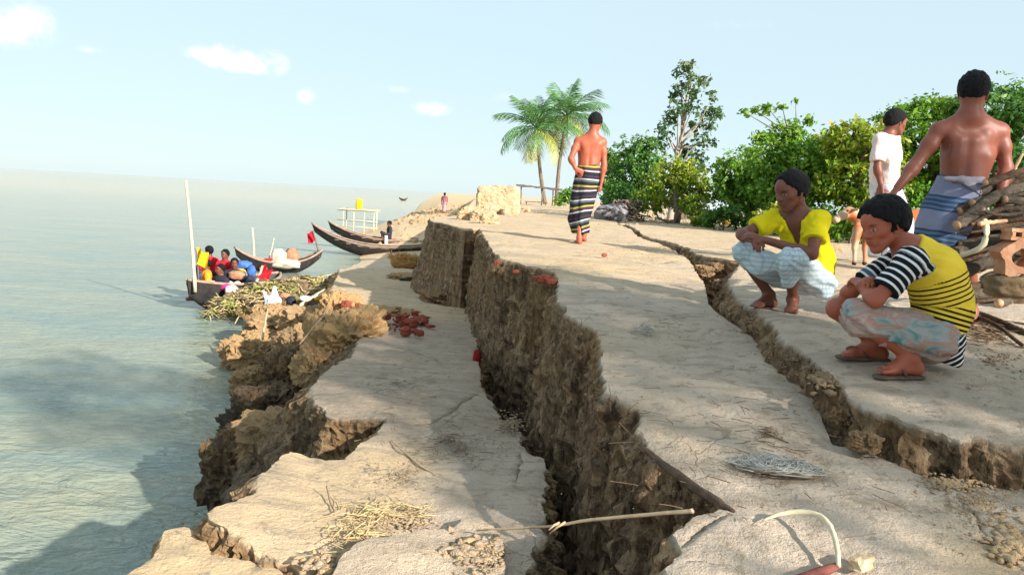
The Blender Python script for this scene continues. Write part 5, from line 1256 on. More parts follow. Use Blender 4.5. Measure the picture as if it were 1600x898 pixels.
# ------------------------------------------------------------ single sticks
def stick(name, label, pts, rad, m, forks=(), k=8, cat='stick', group=None):
    mb = MB(); P = [Vector(p) for p in pts]; base = P[0].copy(); fine = []
    E = [P[0]*2-P[1]]+P+[P[-1]*2-P[-2]]
    for i in range(len(P)-1):
        for t in (0, .2, .4, .6, .8): fine.append(0.5*(2*E[i+1]+(E[i+2]-E[i])*t+(2*E[i]-5*E[i+1]+4*E[i+2]-E[i+3])*t*t+(3*E[i+1]-E[i]-3*E[i+2]+E[i+3])*t**3)+Vector((random.gauss(0, 1), random.gauss(0, 1), random.gauss(0, 1)))*rad[0]*.18)
    fine.append(P[-1]); n = len(fine)
    rr = [float(np.interp(i/(n-1), np.linspace(0, 1, len(rad)), rad)) for i in range(n)]
    root = None
    mb.tube([f-base for f in fine], rr, k, jit=.08); root = mb.build(name, m, loc=base)
    tag(root, label, cat, group)
    for a, b, r0 in forks:
        f = MB(); f.tube([Vector(a)-base, (Vector(a)+Vector(b))/2-base+Vector((0, 0, .006)), Vector(b)-base], [r0, r0*.8, r0*.4], 6); f.build('side_twig', m, root)
    return root
M_PALEWOOD = simple_mat('pale_wood', (.40, .27, .16), (.56, .41, .26), 14, .8, .4, .004, (1, 1, 1)); M_BONE = simple_mat('peeled_branch', (.50, .41, .27), (.66, .57, .40), 14, .7, .3, .004)
a = onz(745, 828, lambda x, y: z_terr(x, y)+.09); b = onz(1066, 799, lambda x, y: zM_(x, y)); mid_ = (a+b)/2+np.array((0, 0, -.012))
stick('twig', 'long brown twig bridging the dark fissure', [a, a*.6+b*.4+np.array((0, 0, -.01)), a*.4+b*.6, b, b+(b-a)*.04], [.004, .006, .0075, .009], M_PALEWOOD, [(a*.52+b*.48, a*.60+b*.40+np.array((0, -.03, -.03)), .006), (a*.55+b*.45, a*.58+b*.42+np.array((-.02, -.04, -.012)), .006)])
q = [onz(x, y, lambda x_, y_: zM_(x_, y_)+.02) for x, y in [(1192, 812), (1220, 811), (1250, 815), (1280, 826), (1298, 846), (1308, 870), (1310, 884)]]
for i, dz in enumerate((.0, .02, .035, .045, .04, .02, 0)): q[i][2] += dz
cs = stick('curved_branch', 'curved peeled pale branch with a dark red stub lying on the ground', q, [.003, .008, .010, .010, .009, .008, .008], M_BONE, k=9, cat='branch')
q2 = [onz(x, y, lambda x_, y_: zM_(x_, y_)+.012) for x, y in [(1312, 882), (1290, 890), (1262, 897), (1235, 904)]]
mb = MB(); mb.tube([Vector(p)-cs.location for p in q2], [.010, .015, .013, .006], 8, jit=.2); mb.build('stub', simple_mat('red_bark', (.12, .03, .025), (.24, .08, .06), 20, .8, .5, .01), cs)
p = onz(1345, 888, lambda x, y: zM_(x, y)); clod('shell_fragment', p+np.array((0, 0, .02)), (.040, .024, .022), 71, 'cream and brown broken lump beside the curved branch', 'fragment', None, boxy=.6, amp=.3, sub=3, m=simple_mat('cream_lump', (.30, .18, .08), (.62, .52, .36), 9, .8, .5), rot=.7)
q = [onz(x, y, lambda x_, y_: z_terr(x_, y_)+.012) for x, y in [(612, 688), (632, 706), (655, 726), (684, 743)]]
stick('twig', 'thin curved brown twig lying on the shaded terrace', q, [.004, .006, .006, .003], M_PALEWOOD)
q = [onz(x, y, lambda x_, y_: z_terr(x_, y_)+.012) for x, y in [(510, 768), (516, 784), (524, 800)]]; stick('twig', 'short dark twig standing out of the straw', [q[0]+np.array((0, 0, .03)), q[1], q[2]], [.003, .004, .003], M_TWIG)
q = [at(x, y, d) for x, y, d in [(468, 538, 9.2), (500, 500, 9.6), (512, 488, 9.9)]]; stick('stick', 'thin pale stick leaning on the bank below the red bricks', q, [.010, .014, .010], M_PALEWOOD)
q = [at(x, y, d) for x, y, d in [(1000, 690, 3.42), (1060, 735, 3.1), (1118, 772, 2.86), (1148, 790, 2.78)]]
for p_ in q: p_[2] -= .02
stick('root', 'thick dark root exposed along the notch of the fissure', q, [.012, .018, .016, .006], simple_mat('root_bark', (.07, .045, .03), (.16, .10, .065), 16, .95, .9, .02, (1, 1, 1)), cat='root')

# ------------------------------------------------------------ the heap of old net
def net_heap():
    c = onz(1212, 733, lambda x, y: float(zM_(x, y))); root = empty('net_heap', c); tag(root, 'flat heap of grey tangled net lying on the cracked ground', 'net')
    g = random.Random(5); mb = MB()
    for k in range(110):
        a0 = g.uniform(0, 6.28); rx, ry = .17*g.uniform(.25, 1), .085*g.uniform(.25, 1); ox, oy = g.gauss(0, .028), g.gauss(0, .022); sp = g.uniform(2.5, 6)
        pts = [Vector((ox+rx*math.cos(a0+t*sp/12)*(1+.08*math.sin(t*1.7+k)), oy+ry*math.sin(a0+t*sp/12)*(1+.1*math.sin(t*2.1+k)), .008+.030*(1-(rx/.17)**2)*g.uniform(.5, 1)+.003*math.sin(t+k))) for t in range(13)]
        mb.tube(pts, g.uniform(.0010, .0024), 4)
    mb.build('strands', M_NET, root)
    mb = MB(); pts = [Vector((.175*math.cos(t), .09*math.sin(t)-.004, .008+.003*math.sin(3*t))) for t in np.linspace(3.3, 6.6, 20)]; mb.tube(pts, .0045, 6); mb.build('border_rope', M_TWIG, root)
    V, F = Field().cap((-.07, 0, .0), (.07, 0, .0), .060, .055, .02, EZ, .22).mesh(.006, lambda D, G: D+.022*fbm(G*22, 3)+.012*fbm(G*80, 2)); mesh_np('mesh_body', V, F, M_NET, root)
    mb = MB()
    for k in range(12):
        x0 = -.17+g.uniform(-.01, .02); mb.tube([Vector((x0+.05, .02+k*.004, .015)), Vector((x0-.02, .05+k*.005, .012)), Vector((x0-.05-g.uniform(0, .05), .10+g.uniform(-.02, .04), .008))], .0016, 4)
    mb.build('loose_ends', M_NET, root)
    root.rotation_euler.z = -.25
net_heap()
# scraps in the second crack
M_PLA = simple_mat('white_plastic', (.62, .62, .60), (.80, .80, .78), 20, .5, .4); M_GRNP = simple_mat('green_plastic', (.12, .35, .22), (.25, .50, .36), 20, .5, .4)
for i, (px, py, s, m_, lb) in enumerate([(1220, 540, .05, M_PLA, 'crumpled white plastic scrap beside the second crack'), (1186, 528, .026, M_PLA, 'small white scrap on the rim of the second crack'), (1272, 578, .035, M_GRNP, 'pale green plastic scrap in the second crack'), (1205, 562, .022, M_PLA, 'tiny white scrap below the crumpled plastic')]):
    p = onz(px, py, lambda x, y: zM_(x, y)+.01); clod('plastic_scrap', p, (s, s*.8, s*.35), 80+i, lb, 'litter', 'litter along the crack', boxy=.1, amp=.7, sub=3, m=m_, freq=2.5)
# ------------------------------------------------------------ firewood
M_LOG = simple_mat('weathered_log', (.045, .034, .025), (.20, .155, .115), 14, .95, 1.0, .03, (1, 1.5, 2)); M_LOG2 = simple_mat('brown_log', (.05, .03, .018), (.19, .115, .065), 14, .95, 1.0, .03, (1, 1.5, 2))
M_CUT = simple_mat('cut_wood', (.42, .22, .12), (.60, .38, .22), 30, .8, .3)
def log(p0, p1, r, label, group, m, seed, bend=.03):
    g = random.Random(seed); p0, p1 = Vector(p0), Vector(p1); n = 9; root = empty('log', p0); tag(root, label, 'log', group)
    side = Vector((g.gauss(0, 1), g.gauss(0, 1), g.gauss(0, 1)))*bend; mb = MB(); L = (p1-p0)
    pts = [L*(i/(n-1))+side*math.sin(math.pi*i/(n-1))+Vector((g.gauss(0, 1), g.gauss(0, 1), g.gauss(0, 1)))*r*.12*(0 < i < n-1) for i in range(n)]
    rr = [r*(1.08-.25*i/(n-1))*g.uniform(.92, 1.08) for i in range(n)]
    mb.tube(pts, rr, 9, cap=False, jit=.07); mb.build('bark', m, root)
    for e, q in ((0, 1), (n-1, -1)):
        c = MB(); d = (pts[1]-pts[0]).normalized() if e == 0 else (pts[-1]-pts[-2]).normalized()
        c.tube([pts[e]-d*.004*(-q)*-1, pts[e]+d*.002*-q], [rr[e]*.97, rr[e]*.95], 9); c.build('cut_end', M_CUT, root)
    return root
W = 5.0
LG = 'logs of the firewood stack'; LB = 'weathered grey-brown log in the tall firewood stack at the edge of the grove'
g_ = random.Random(9)
zg = gz(3.2, 5.0)
stack = [  # photo start, photo end, radius in pixels
    ((1500, 330), (1625, 268), 7), ((1505, 345), (1640, 290), 8), ((1496, 352), (1630, 320), 7), ((1488, 368), (1640, 330), 9), ((1500, 385), (1610, 352), 8), ((1484, 398), (1640, 360), 8), ((1494, 412), (1600, 372), 10), ((1478, 425), (1620, 392), 8),
    ((1482, 440), (1560, 402), 9), ((1490, 455), (1640, 440), 10), ((1530, 300), (1640, 262), 6), ((1520, 318), (1640, 300), 7), ((1540, 285), (1640, 248), 5), ((1540, 452), (1640, 425), 12), ((1478, 462), (1580, 452), 9), ((1560, 340), (1650, 345), 7), ((1570, 312), (1650, 318), 6)]
for i, (s_, e_, r_) in enumerate(stack):
    d1 = W+g_.uniform(-.12, .30); d2 = d1+g_.uniform(.05, .35); log(at(*s_, d1), at(*e_, d2), r_*1.12*W/FPX, LB, LG, M_LOG if i % 3 else M_LOG2, 100+i)
for i in range(26):
    y0 = g_.uniform(300, 455); x0 = 1505+(455-y0)*.25+g_.uniform(0, 50); d1 = W+g_.uniform(.3, .75)
    log(at(x0, y0, d1), at(x0+g_.uniform(70, 140), y0-g_.uniform(-5, 35), d1+g_.uniform(-.1, .2)), g_.uniform(3, 7)*W/FPX, 'dark log deep inside the firewood stack', 'inner logs of the firewood stack', M_LOG2 if i % 2 else M_LOG, 140+i)
log(at(1538, 345, W-.16), at(1502, 398, W-.14), 4.5*W/FPX, 'pale peeled branch leaning on the front of the firewood stack', None, M_BONE, 170, .04)
log(at(1530, 350, W-.20), at(1572, 345, W-.15), 3.5*W/FPX, 'short reddish stick in the hand of the bare-backed man', None, M_CUT, 171, .0)
log(at(1582, 312, W+.2), at(1598, 240, W+.25), 3*W/FPX, 'thin yellow pole standing upright in the firewood stack', None, M_STRAW, 172)
log(at(1574, 300, W+.25), at(1580, 252, W+.3), 2.5*W/FPX, 'short thin yellow pole beside the upright one', None, M_STRAW, 173)
for i in range(5):
    x0 = g_.uniform(1490, 1540); y0 = g_.uniform(325, 440); d1 = W+g_.uniform(-.15, .1)
    log(at(x0, y0, d1), at(x0+g_.uniform(60, 120), y0-g_.uniform(5, 50), d1+g_.uniform(-.05, .15)), g_.uniform(1.6, 3.2)*W/FPX, 'thin crooked stick on the face of the firewood stack', 'thin sticks on the firewood stack', (M_LOG, M_LOG2, M_PALEWOOD)[i % 3], 220+i, .05)
low = [((1486, 470), (1640, 478), 8, 4.85), ((1480, 484), (1640, 520), 6, 4.6), ((1490, 488), (1620, 534), 7, 4.55), ((1486, 502), (1560, 510), 4, 4.5), ((1500, 498), (1600, 545), 4, 4.4), ((1530, 466), (1640, 468), 6, 4.9), ((1520, 505), (1640, 556), 5, 4.35), ((1560, 480), (1640, 462), 9, 4.95)]
for i, (s_, e_, r_, d_) in enumerate(low):
    a, b = onz(*s_, zK), onz(*e_, zK); a[2] += r_*d_/FPX*.9; b[2] += r_*d_/FPX*.9
    log(a, b, r_*d_/FPX, 'weathered branch lying on the ground in front of the firewood stack', 'branches on the ground by the firewood', M_LOG if i % 2 else M_LOG2, 180+i, .04)
# broken hollow brick on the stack
def hollow_brick():
    c = at(1588, 402, W-.22); root = empty('hollow_brick', c); tag(root, 'broken hollow clay brick with a big round hole on the firewood', 'brick'); g = random.Random(4)
    m = simple_mat('fired_clay', (.38, .17, .09), (.58, .33, .20), 12, .9, .6, .012); mb = MB(); n = 28; V = []
    for ring, (y, k) in enumerate(((-.06, 1), (.06, 1), (.06, .52), (-.06, .52))):
        for i in range(n):
            a = 2*math.pi*i/n; rr = k*(.105+.018*pn(np.array([math.cos(a)*2, math.sin(a)*2, k*3.]))+(.016*math.sin(5*a) if k == 1 else 0)); V.append((rr*1.1*math.cos(a), y, rr*math.sin(a)))
    F = [(r*n+i, r*n+(i+1) % n, ((r+1) % 4)*n+(i+1) % n, ((r+1) % 4)*n+i) for r in range(4) for i in range(n)]; mb.add(V, F); mb.build('clay_ring', m, root, smooth=False)
    t = MB(); t.box((.02, 0, .155), (.19, .11, .022)); t.box((.02, 0, .108), (.19, .11, .02))
    for i in range(4): t.box((-.06+i*.054, 0, .131), (.018, .11, .030))
    t.build('slotted_top', m, root, smooth=False)
hollow_brick()
p = at(1575, 448, W-.25); clod('stump', p, (.11, .10, .06), 91, 'rounded tan stump under the hollow brick', 'stump', None, .3, 1, .4, .3, 4, simple_mat('stump_wood', (.13, .085, .045), (.30, .20, .11), 9, .95, .8, .02))
p = at(1468, 440, W-.05); 

# ------------------------------------------------------------ calf behind the boy
def calf():
    d0 = 9.3; b0 = at(1385, 412, d0); g = gz(b0[0], d0); root = empty('calf', (b0[0], d0, g)); tag(root, 'small brown calf with pale face and chest standing behind the striped boy', 'calf')
    A = lambda x, y, d=0.0: at(x, y, d0+d); B = Field(); z0 = g
    sh, hp = A(1352, 346), A(1446, 344); up = EZ
    B.cap(sh, hp, .115, .125, .06, EY, .8); B.cap(A(1365, 352), A(1420, 354), .118, .105, .06, EY, .85)
    nk = A(1338, 338, -.02); hd0 = A(1326, 332, -.05); mz = A(1306, 343, -.10)
    B.chain([sh+EZ*.03, nk, hd0], [.095, .070, .058], k=.05); B.cap(hd0, mz, .058, .036, .03); B.ball(mz, .038, .02)
    for q in (-1, 1): B.cap(hd0+np.array((.02, q*.05, .03)), hd0+np.array((.045, q*.13, .035)), .022, .016, .015, (1, 0, .4), .4)
    for x, dy, fr in ((1340, -.07, 1), (1356, .08, 1), (1430, -.08, 0), (1443, .08, 0)):
        t = A(x, 358, dy); ft = np.array((t[0]+(.0 if fr else .02), t[1], z0+.02)); kn = np.array((t[0]+(-.015 if fr else .035), t[1], z0+.19 if fr else z0+.21))
        B.cap(t, kn, .055 if fr else .075, .030, .03); B.cap(kn, ft+EZ*.04, .026, .020, .015); B.cap(ft+EZ*.035, ft, .022, .026, .01)
    B.chain([hp+np.array((.1, 0, .05)), hp+np.array((.15, 0, -.02)), hp+np.array((.15, 0, -.2))], [.025, .018, .014], k=.02)
    V, F = B.mesh(.011); V = relax(V, F, 1, .4)
    col = np.tile(np.array((.42, .12, .04)), (len(V), 1)); pale = np.clip((A(1350, 350)[0]-V[:, 0])/.10, 0, 1)*np.clip(.6+fbm(V*7, 2)*1.5, 0, 1); pale = np.maximum(pale, np.clip((z0+.30-V[:, 2])/.1, 0, 1)*.35)
    hoof = np.clip((z0+.05-V[:, 2])/.02, 0, 1); col = col*(1-pale[:, None])+np.array((.55, .42, .28))*pale[:, None]; col = col*(1-hoof[:, None])+np.array((.03, .02, .02))*hoof[:, None]
    for q in (-1, 1):
        e = hd0+np.array((-.035, q*.05, .012)); m_ = np.linalg.norm(V-e, axis=1) < .016; col[m_] = (.01, .01, .01)
    mesh_np('body', V-np.array(root.location), F, attr_cloth('calf_hide', .3), root, attrs={'col': col})
calf()

# ------------------------------------------------------------ mud plinth, sheds, brush at the back
def plinth():
    c = at(778, 334, 20); z0 = float(z_plat0(0, 20)); root = empty('mud_plinth', (c[0], 20, z0)); tag(root, 'broken pale mud-brick plinth left standing on the cliff edge', 'mud wall')
    clod('wall_stub', (0, .1, .30), (.50, .45, .36), 201, boxy=.95, amp=.10, warm=.75, wallness=.05, sub=5, parent=root)
    clod('broken_corner', (-.36, -.12, .24), (.16, .26, .26), 202, boxy=.8, amp=.2, warm=.95, wallness=.3, parent=root); clod('broken_top', (.16, -.05, .58), (.26, .3, .10), 203, boxy=.7, amp=.25, warm=.8, wallness=.05, parent=root)
    clod('fallen_lump', (-.2, -.5, .08), (.16, .14, .12), 204, boxy=.4, amp=.3, warm=.7, wallness=.1, parent=root); clod('fallen_lump', (.3, -.5, .07), (.20, .16, .10), 205, boxy=.4, amp=.3, warm=.7, wallness=.1, parent=root)
plinth()
for i, (px, py, s) in enumerate([(738, 338, .22), (752, 344, .20), (765, 348, .16), (728, 342, .16), (822, 330, .13)]):
    p = onz(px, py, zK); clod('earth_clod', (p[0], p[1], p[2]+s*.3), (s, s, s*.6), 210+i, 'pale lump of earth beside the mud plinth', 'clod', 'lumps beside the mud plinth', .8, .2, .4, .35)
M_WOOD = simple_mat('shed_wood', (.10, .075, .06), (.22, .17, .13), 6, .9, .5); M_THATCH = simple_mat('dark_thatch', (.09, .07, .07), (.18, .14, .13), 12, .95, .8, .05); M_TIN = simple_mat('tin_sheet', (.38, .45, .50), (.60, .66, .70), 3, .45, .2)
def open_shed():
    d = 48; c = at(836, 320, d); z0 = float(z_plat0(0, d)); root = empty('open_shed', (c[0], d, z0)); tag(root, 'open shed with a flat dark thatched roof on thin posts', 'shed')
    for x, y in ((-.85, -.5), (.35, -.5), (1.0, .5), (-.85, .5)):
        mb = MB(); mb.tube([(x, y, -.2), (x+.02, y, .55), (x, y, 1.02)], [.04, .035, .03], 6); mb.build('post', M_WOOD, root)
    rb = bmesh.new(); mb = MB(); n = 14
    V = []; 
    for i in range(n):
        x = -1.15+2.6*i/(n-1); zt = 1.13-.13*i/(n-1)
        for y, dz in ((-.8, 0), (.8, 0), (.8, -.09), (-.8, -.09)): V.append((x, y, zt+dz+random.uniform(-.025, .025)))
    F = [(i*4+j, i*4+(j+1) % 4, i*4+4+(j+1) % 4, i*4+4+j) for i in range(n-1) for j in range(4)]+[(3, 2, 1, 0), tuple(range(n*4-4, n*4))]; mb.add(V, F); mb.build('roof', M_THATCH, root, smooth=False); rb.free()
    mb = MB(); mb.box((.05, -.1, .18), (1.3, .5, .05)); mb.box((-.5, -.1, .0), (.06, .4, .4)); mb.box((.6, -.1, .0), (.06, .4, .4)); mb.build('bench', M_WOOD, root, smooth=False)
open_shed()
def tin_shed():
    d = 27; c = at(1096, 330, d); z0 = float(z_plat0(0, d)); root = empty('tin_shed', (c[0], d, z0)); tag(root, 'little shed with a pale tin roof half hidden by bushes', 'shed')
    w, e, r, dp = .95, .45, .95, .7; mb = MB(); mb.add([(-w, -dp, -.2), (w, -dp, -.2), (w, dp, -.2), (-w, dp, -.2), (-w, -dp, e), (w, -dp, e), (w, dp, e), (-w, dp, e), (-w, 0, r-.05), (w, 0, r-.05)], [(0, 1, 5, 4), (2, 3, 7, 6), (1, 2, 6, 9, 5), (3, 0, 4, 8, 7)]); mb.build('wall', M_WOOD, root, smooth=False)
    for s in (-1, 1):
        mb = MB(); n = 40; V = []
        for i in range(n):
            x = -1.08+2.16*i/(n-1); h_ = .02*math.sin(i*1.57)
            for (y, z) in ((0, r), (s*(dp+.16), e-.08)): V += [(x, y, z+h_), (x, y, z+h_-.012)]
        F = []
        for i in range(n-1): a = i*4; F += [(a, a+4, a+6, a+2), (a+1, a+3, a+7, a+5)]
        mb.add(V, F); mb.build('roof_sheet', M_TIN, root, smooth=False)
    mb = MB(); mb.box((.1, -dp-.012, .1), (.4, .02, .6)); mb.build('door', M_THATCH, root, smooth=False)
tin_shed()
def brush_pile():
    d = 20.5; c = at(962, 330, d); z0 = float(z_plat0(0, d)); root = empty('brush_pile', (c[0], d, z0)); tag(root, 'heap of dry branches with a grey tarpaulin over its left half', 'brush pile'); g = random.Random(3)
    V, F = Field().cap((-.28, 0, .12), (.1, 0, .16), .24, .26, .1).mesh(.03, lambda D, G: D+.05*fbm(G*5, 3), pad=.1, marg=.15); mesh_np('tarpaulin', V, F, plain_cloth('grey_tarp', (.16, .15, .17), (.28, .26, .28)), root)
    mb = MB()
    for k in range(70):
        x = g.uniform(-.2, .62); z = g.uniform(.0, .40)*(1-abs(x-.25)*.6); a = g.gauss(0, .6); L = g.uniform(.25, .6); dv = Vector((math.cos(a), g.gauss(0, .5), math.sin(a)*.7)); mb.tube([Vector((x, g.uniform(-.3, .2), z))-dv*L/2, Vector((x, -.15, z+.03)), Vector((x, -.1, z))+dv*L/2], [.022, .018, .010], 5)
    mb.build('branches', M_LOG, root); mb = MB()
    for k in range(7):
        x = -.1+k*.1; mb.tube([Vector((x, -.1, .36)), Vector((x+.05, -.1, .50)), Vector((x+.16+g.gauss(0, .05), -.1, .46))], [.03, .026, .015], 6)
    mb.build('crooked_logs', simple_mat('pinkish_log', (.22, .13, .11), (.40, .28, .25), 9, .9, .5), root)
brush_pile()
for i, (px, py, s, lb, m_) in enumerate([(1018, 338, .12, 'tan lump of rubble left of the pink bricks', None), (1036, 326, .10, 'upper pink brick lump at the foot of the yellow-green bush', 'b'), (1046, 336, .14, 'white and pink plaster lump under the yellow-green bush', 'p'), (1030, 345, .09, 'pale lump lying in front of the pink rubble', 'p'), (1052, 348, .07, 'small pink brick bit in front of the plaster lump', 'b'), (1138, 352, .13, 'yellow lump of earth by the white post', 'y'), (1122, 346, .08, 'dark lump next to the yellow earth', None), (1096, 350, .10, 'sandy lump right of the pink rubble', None), (1300, 395, .10, 'dark log end behind the man in yellow', None), (1150, 338, .10, 'grey lump behind the yellow earth', None)]):
    p = onz(px, py, zK); mm = {None: None, 'b': simple_mat('pink_brick', (.45, .22, .15), (.60, .36, .27), 12, .9, .5), 'p': simple_mat('plaster', (.55, .47, .42), (.72, .66, .60), 12, .9, .5), 'y': simple_mat('yellow_earth', (.45, .26, .05), (.62, .42, .10), 9, .9, .6)}[m_]
    clod('rubble_lump', (p[0], p[1], p[2]+s*.3), (s*1.3, s, s*.8), 230+i, lb, 'rubble', 'rubble at the foot of the trees', .6, .4, .5, .35, 3, mm, i*.8)
b = onz(1156, 344, zK); post = empty('fence_post', b); tag(post, 'short white painted post at the foot of the trees', 'post'); mb = MB(); mb.tube([(0, 0, -.1), (0, 0, .15), (.005, 0, .38)], [.04, .038, .036], 8); mb.build('shaft', M_PLA, post); mb = MB(); mb.tube([(.005, 0, .38), (.005, 0, .41)], [.046, .03], 8); mb.build('cap', M_PLA, post)

# ------------------------------------------------------------ boats
M_HULL = simple_mat('tarred_hull', (.018, .016, .017), (.06, .05, .045), 5, .6, .4, .02); M_RIM = simple_mat('worn_gunwale', (.24, .15, .11), (.42, .29, .22), 6, .85, .4); M_PLK = simple_mat('boat_plank', (.17, .11, .08), (.34, .24, .18), 5, .85, .4); M_GRN = simple_mat('green_grey_side', (.13, .16, .13), (.26, .28, .22), 5, .8, .3)
def boat(L, beam, depth, sheer, label, loc, rz, side=None, planks=True, rim=M_RIM, bowlift=1.0, group='country boats by the bank'):
    root = empty('wooden_boat', loc); tag(root, label, 'boat', group); n = 33; ns = 9; V = []; Vi = []
    def sec(u, inner=0.0):
        w = beam/2*max(.02, (1-abs(u)**2.3))**.8; kz = sheer*(abs(u)**2.4)*(bowlift if u < 0 else 1.0); kd = depth*(1-.55*abs(u)**2); top = depth*.62+kz; bot = top-kd-(.15*kz)
        out = []
        for j in range(ns):
            a = -math.pi/2+math.pi*j/(ns-1); y = math.sin(a); zc = abs(y)**2.2
            out.append((u*L/2*(1-.04*(1-zc)*abs(u)), (w-inner)*y if w > inner else .004*y, bot+inner+(top-bot-inner)*zc))
        return out
    us = np.linspace(-1, 1, n)
    for u in us: V += sec(u)
    F = [(i*ns+j, i*ns+j+1, (i+1)*ns+j+1, (i+1)*ns+j) for i in range(n-1) for j in range(ns-1)]
    for u in us: Vi += sec(u, .04)
    F += [(n*ns+i*ns+j, n*ns+(i+1)*ns+j, n*ns+(i+1)*ns+j+1, n*ns+i*ns+j+1) for i in range(n-1) for j in range(ns-1)]
    hull = mesh_np('hull', V+Vi, F, M_HULL, root)
    for s in (0, ns-1):
        mb = MB(); mb.tube([Vector(V[i*ns+s])+Vector((0, 0, .01)) for i in range(n)], .035, 6); mb.build('gunwale', rim, hull)
    if side:
        for s in (1, -1):
            st = []; nn_ = 25
            for u in np.linspace(-.8, .8, nn_):
                q = sec(u); a, b_ = Vector(q[0 if s > 0 else ns-1]), Vector(q[1 if s > 0 else ns-2]); o_ = Vector((0, -.012*s, 0)); st += [a.lerp(b_, .12)+o_, a.lerp(b_, .62)+o_]
            mb = MB(); mb.add(st, [(2*i, 2*i+2, 2*i+3, 2*i+1) for i in range(nn_-1)]); mb.build('painted_strake', side, hull)
    if planks:
        for k in range(9):
            u = -.62+1.24*k/8; q = sec(u); w = abs(q[0][1])*2; mb = MB(); mb.box((u*L/2, 0, q[0][2]-.06), (L*.05, w*.96, .03)); mb.build('thwart', M_PLK, root, smooth=False)
    root.rotation_euler.z = rz; return root
p = at(585, 408, 37); boat(6.6, 1.25, .55, .75, 'long tarred boat with a grey-green side band nearest the brush', (p[0]+.5, 37, .12), R(4), M_GRN, bowlift=1.15)
p = at(605, 384, 41); boat(7.0, 1.3, .6, .75, 'long tarred boat with a pinkish rim behind the green-banded boat', (p[0]+.6, 41, .16), R(5), plain_cloth('faded_pink_paint', (.34, .20, .16), (.48, .32, .26)))
p = at(436, 420, 28); boat(2.9, .95, .45, .45, 'small boat loaded with pale sacks and a red cloth on its bow', (p[0], 28, .08), R(24), None, False)
p = at(366, 478, 19.8); boat(2.9, 1.25, .80, .12, 'black boat crowded with people and bundles moored at the brush heap', (p[0], 19.9, .10), R(62), None, False)
p = at(630, 313, 235); boat(4.0, 1.0, .55, .5, 'tiny dark boat far out on the open river', (p[0], 235, .15), R(60), None, False)
# cargo, poles, flags
SACK = [plain_cloth('pale_sack', (.42, .37, .28), (.60, .55, .45)), plain_cloth('orange_bundle', (.70, .24, .02), (.85, .38, .04)), plain_cloth('blue_bundle', (.04, .10, .32), (.08, .18, .45)), plain_cloth('magenta_bundle', (.35, .02, .12), (.50, .05, .22)),
        plain_cloth('white_bundle', (.66, .65, .62), (.80, .80, .78)), plain_cloth('brown_bundle', (.30, .14, .08), (.45, .24, .15)), plain_cloth('red_cloth', (.55, .01, .02), (.70, .03, .05)), plain_cloth('yellow_cloth', (.75, .45, .01), (.85, .58, .03)), plain_cloth('dark_bundle', (.015, .018, .03), (.04, .04, .06)), plain_cloth('rose_bundle', (.55, .25, .28), (.70, .40, .42))]
def bundle(px, py, d, w, h, m, label, seed, cat='bundle', grp='bundles on the boats'):
    p = at(px, py, d); return clod('cloth_bundle', p, (w*d/FPX, w*d/FPX*.8, h*d/FPX), 300+seed, label, cat, grp, boxy=.15, amp=.35, sub=3, m=m, freq=1.8)
for i, a in enumerate([(436, 404, 28, 11, 15, SACK[0], 'pale upright sack on the small loaded boat'), (456, 402, 28.2, 10, 13, SACK[5], 'brown upright sack on the small loaded boat'), (446, 412, 27.8, 22, 7, SACK[0], 'wide pale sack on the floor of the small loaded boat'), (420, 412, 27.8, 8, 8, SACK[6], 'red cloth bundle at the stern of the small loaded boat'), (412, 422, 27.5, 6, 6, SACK[9], 'rose cloth bundle hanging over the stern of the small loaded boat'),
        (380, 415, 20.3, 13, 8, SACK[2], 'blue tarpaulin bundle on the crowded black boat'), (370, 430, 19.6, 12, 7, SACK[5], 'brown bundle on the crowded black boat'), (352, 448, 19.0, 8, 6, SACK[3], 'magenta bundle on the crowded black boat'), (362, 455, 18.8, 10, 9, SACK[4], 'white bundle at the near end of the crowded black boat'), (375, 425, 19.8, 8, 5, SACK[7], 'yellow bundle on the crowded black boat'),
        (388, 436, 19.6, 9, 5, SACK[8], 'dark bundle beside the brown one on the crowded black boat'), (330, 442, 19.2, 6, 4, SACK[9], 'rose bundle behind the prow of the crowded black boat'), (393, 424, 20.0, 6, 10, SACK[2], 'blue sheet hanging at the side of the crowded black boat')]):
    bundle(*a, i)
def pole(px0, py0, px1, py1, d, r, label, m=M_STRAW, flag=None):
    a, b = at(px0, py0, d), at(px1, py1, d); root = empty('bamboo_pole', a); tag(root, label, 'pole', 'poles of the boats'); v = b-a; mb = MB()
    mb.tube([v*t+np.array((.02*math.sin(t*3), 0, 0)) for t in np.linspace(0, 1, 12)], [r*(1.1-.35*t)*(1.1 if i % 2 else 1) for i, t in enumerate(np.linspace(0, 1, 12))], 7); mb.build('cane', m, root)
    if flag:
        mt, w, h, side = flag; n = 8; V = []; F = []
        for i in range(n):
            for j in range(n): V.append(v*(1-.0-h/np.linalg.norm(v)*j/(n-1))+np.array((side*w*i/(n-1), .08*math.sin(i*1.1+j*.5), -.1*(i/(n-1))**2+.03*math.sin(i+j))))
        F = [(i*n+j, (i+1)*n+j, (i+1)*n+j+1, i*n+j+1) for i in range(n-1) for j in range(n-1)]; V2 = [q+np.array((0, .012, 0)) for q in V]; k = len(V)
        mesh_np('flag', V+V2, F+[tuple(reversed([q+k for q in f])) for f in F], mt, root)
pole(305, 456, 290, 282, 18.6, .036, 'tall pale bamboo pole beside the crowded black boat', M_BONE)
pole(310, 450, 306, 388, 18.9, .02, 'short pole with a yellow flag on the crowded black boat', M_WOOD, (SACK[7], .26, .38, 1))
pole(397, 416, 394, 356, 28.5, .04, 'thin pale pole at the stern of the small loaded boat', M_BONE); pole(418, 410, 428, 372, 28.6, .02, 'thin leaning pole of the small loaded boat', M_BONE)
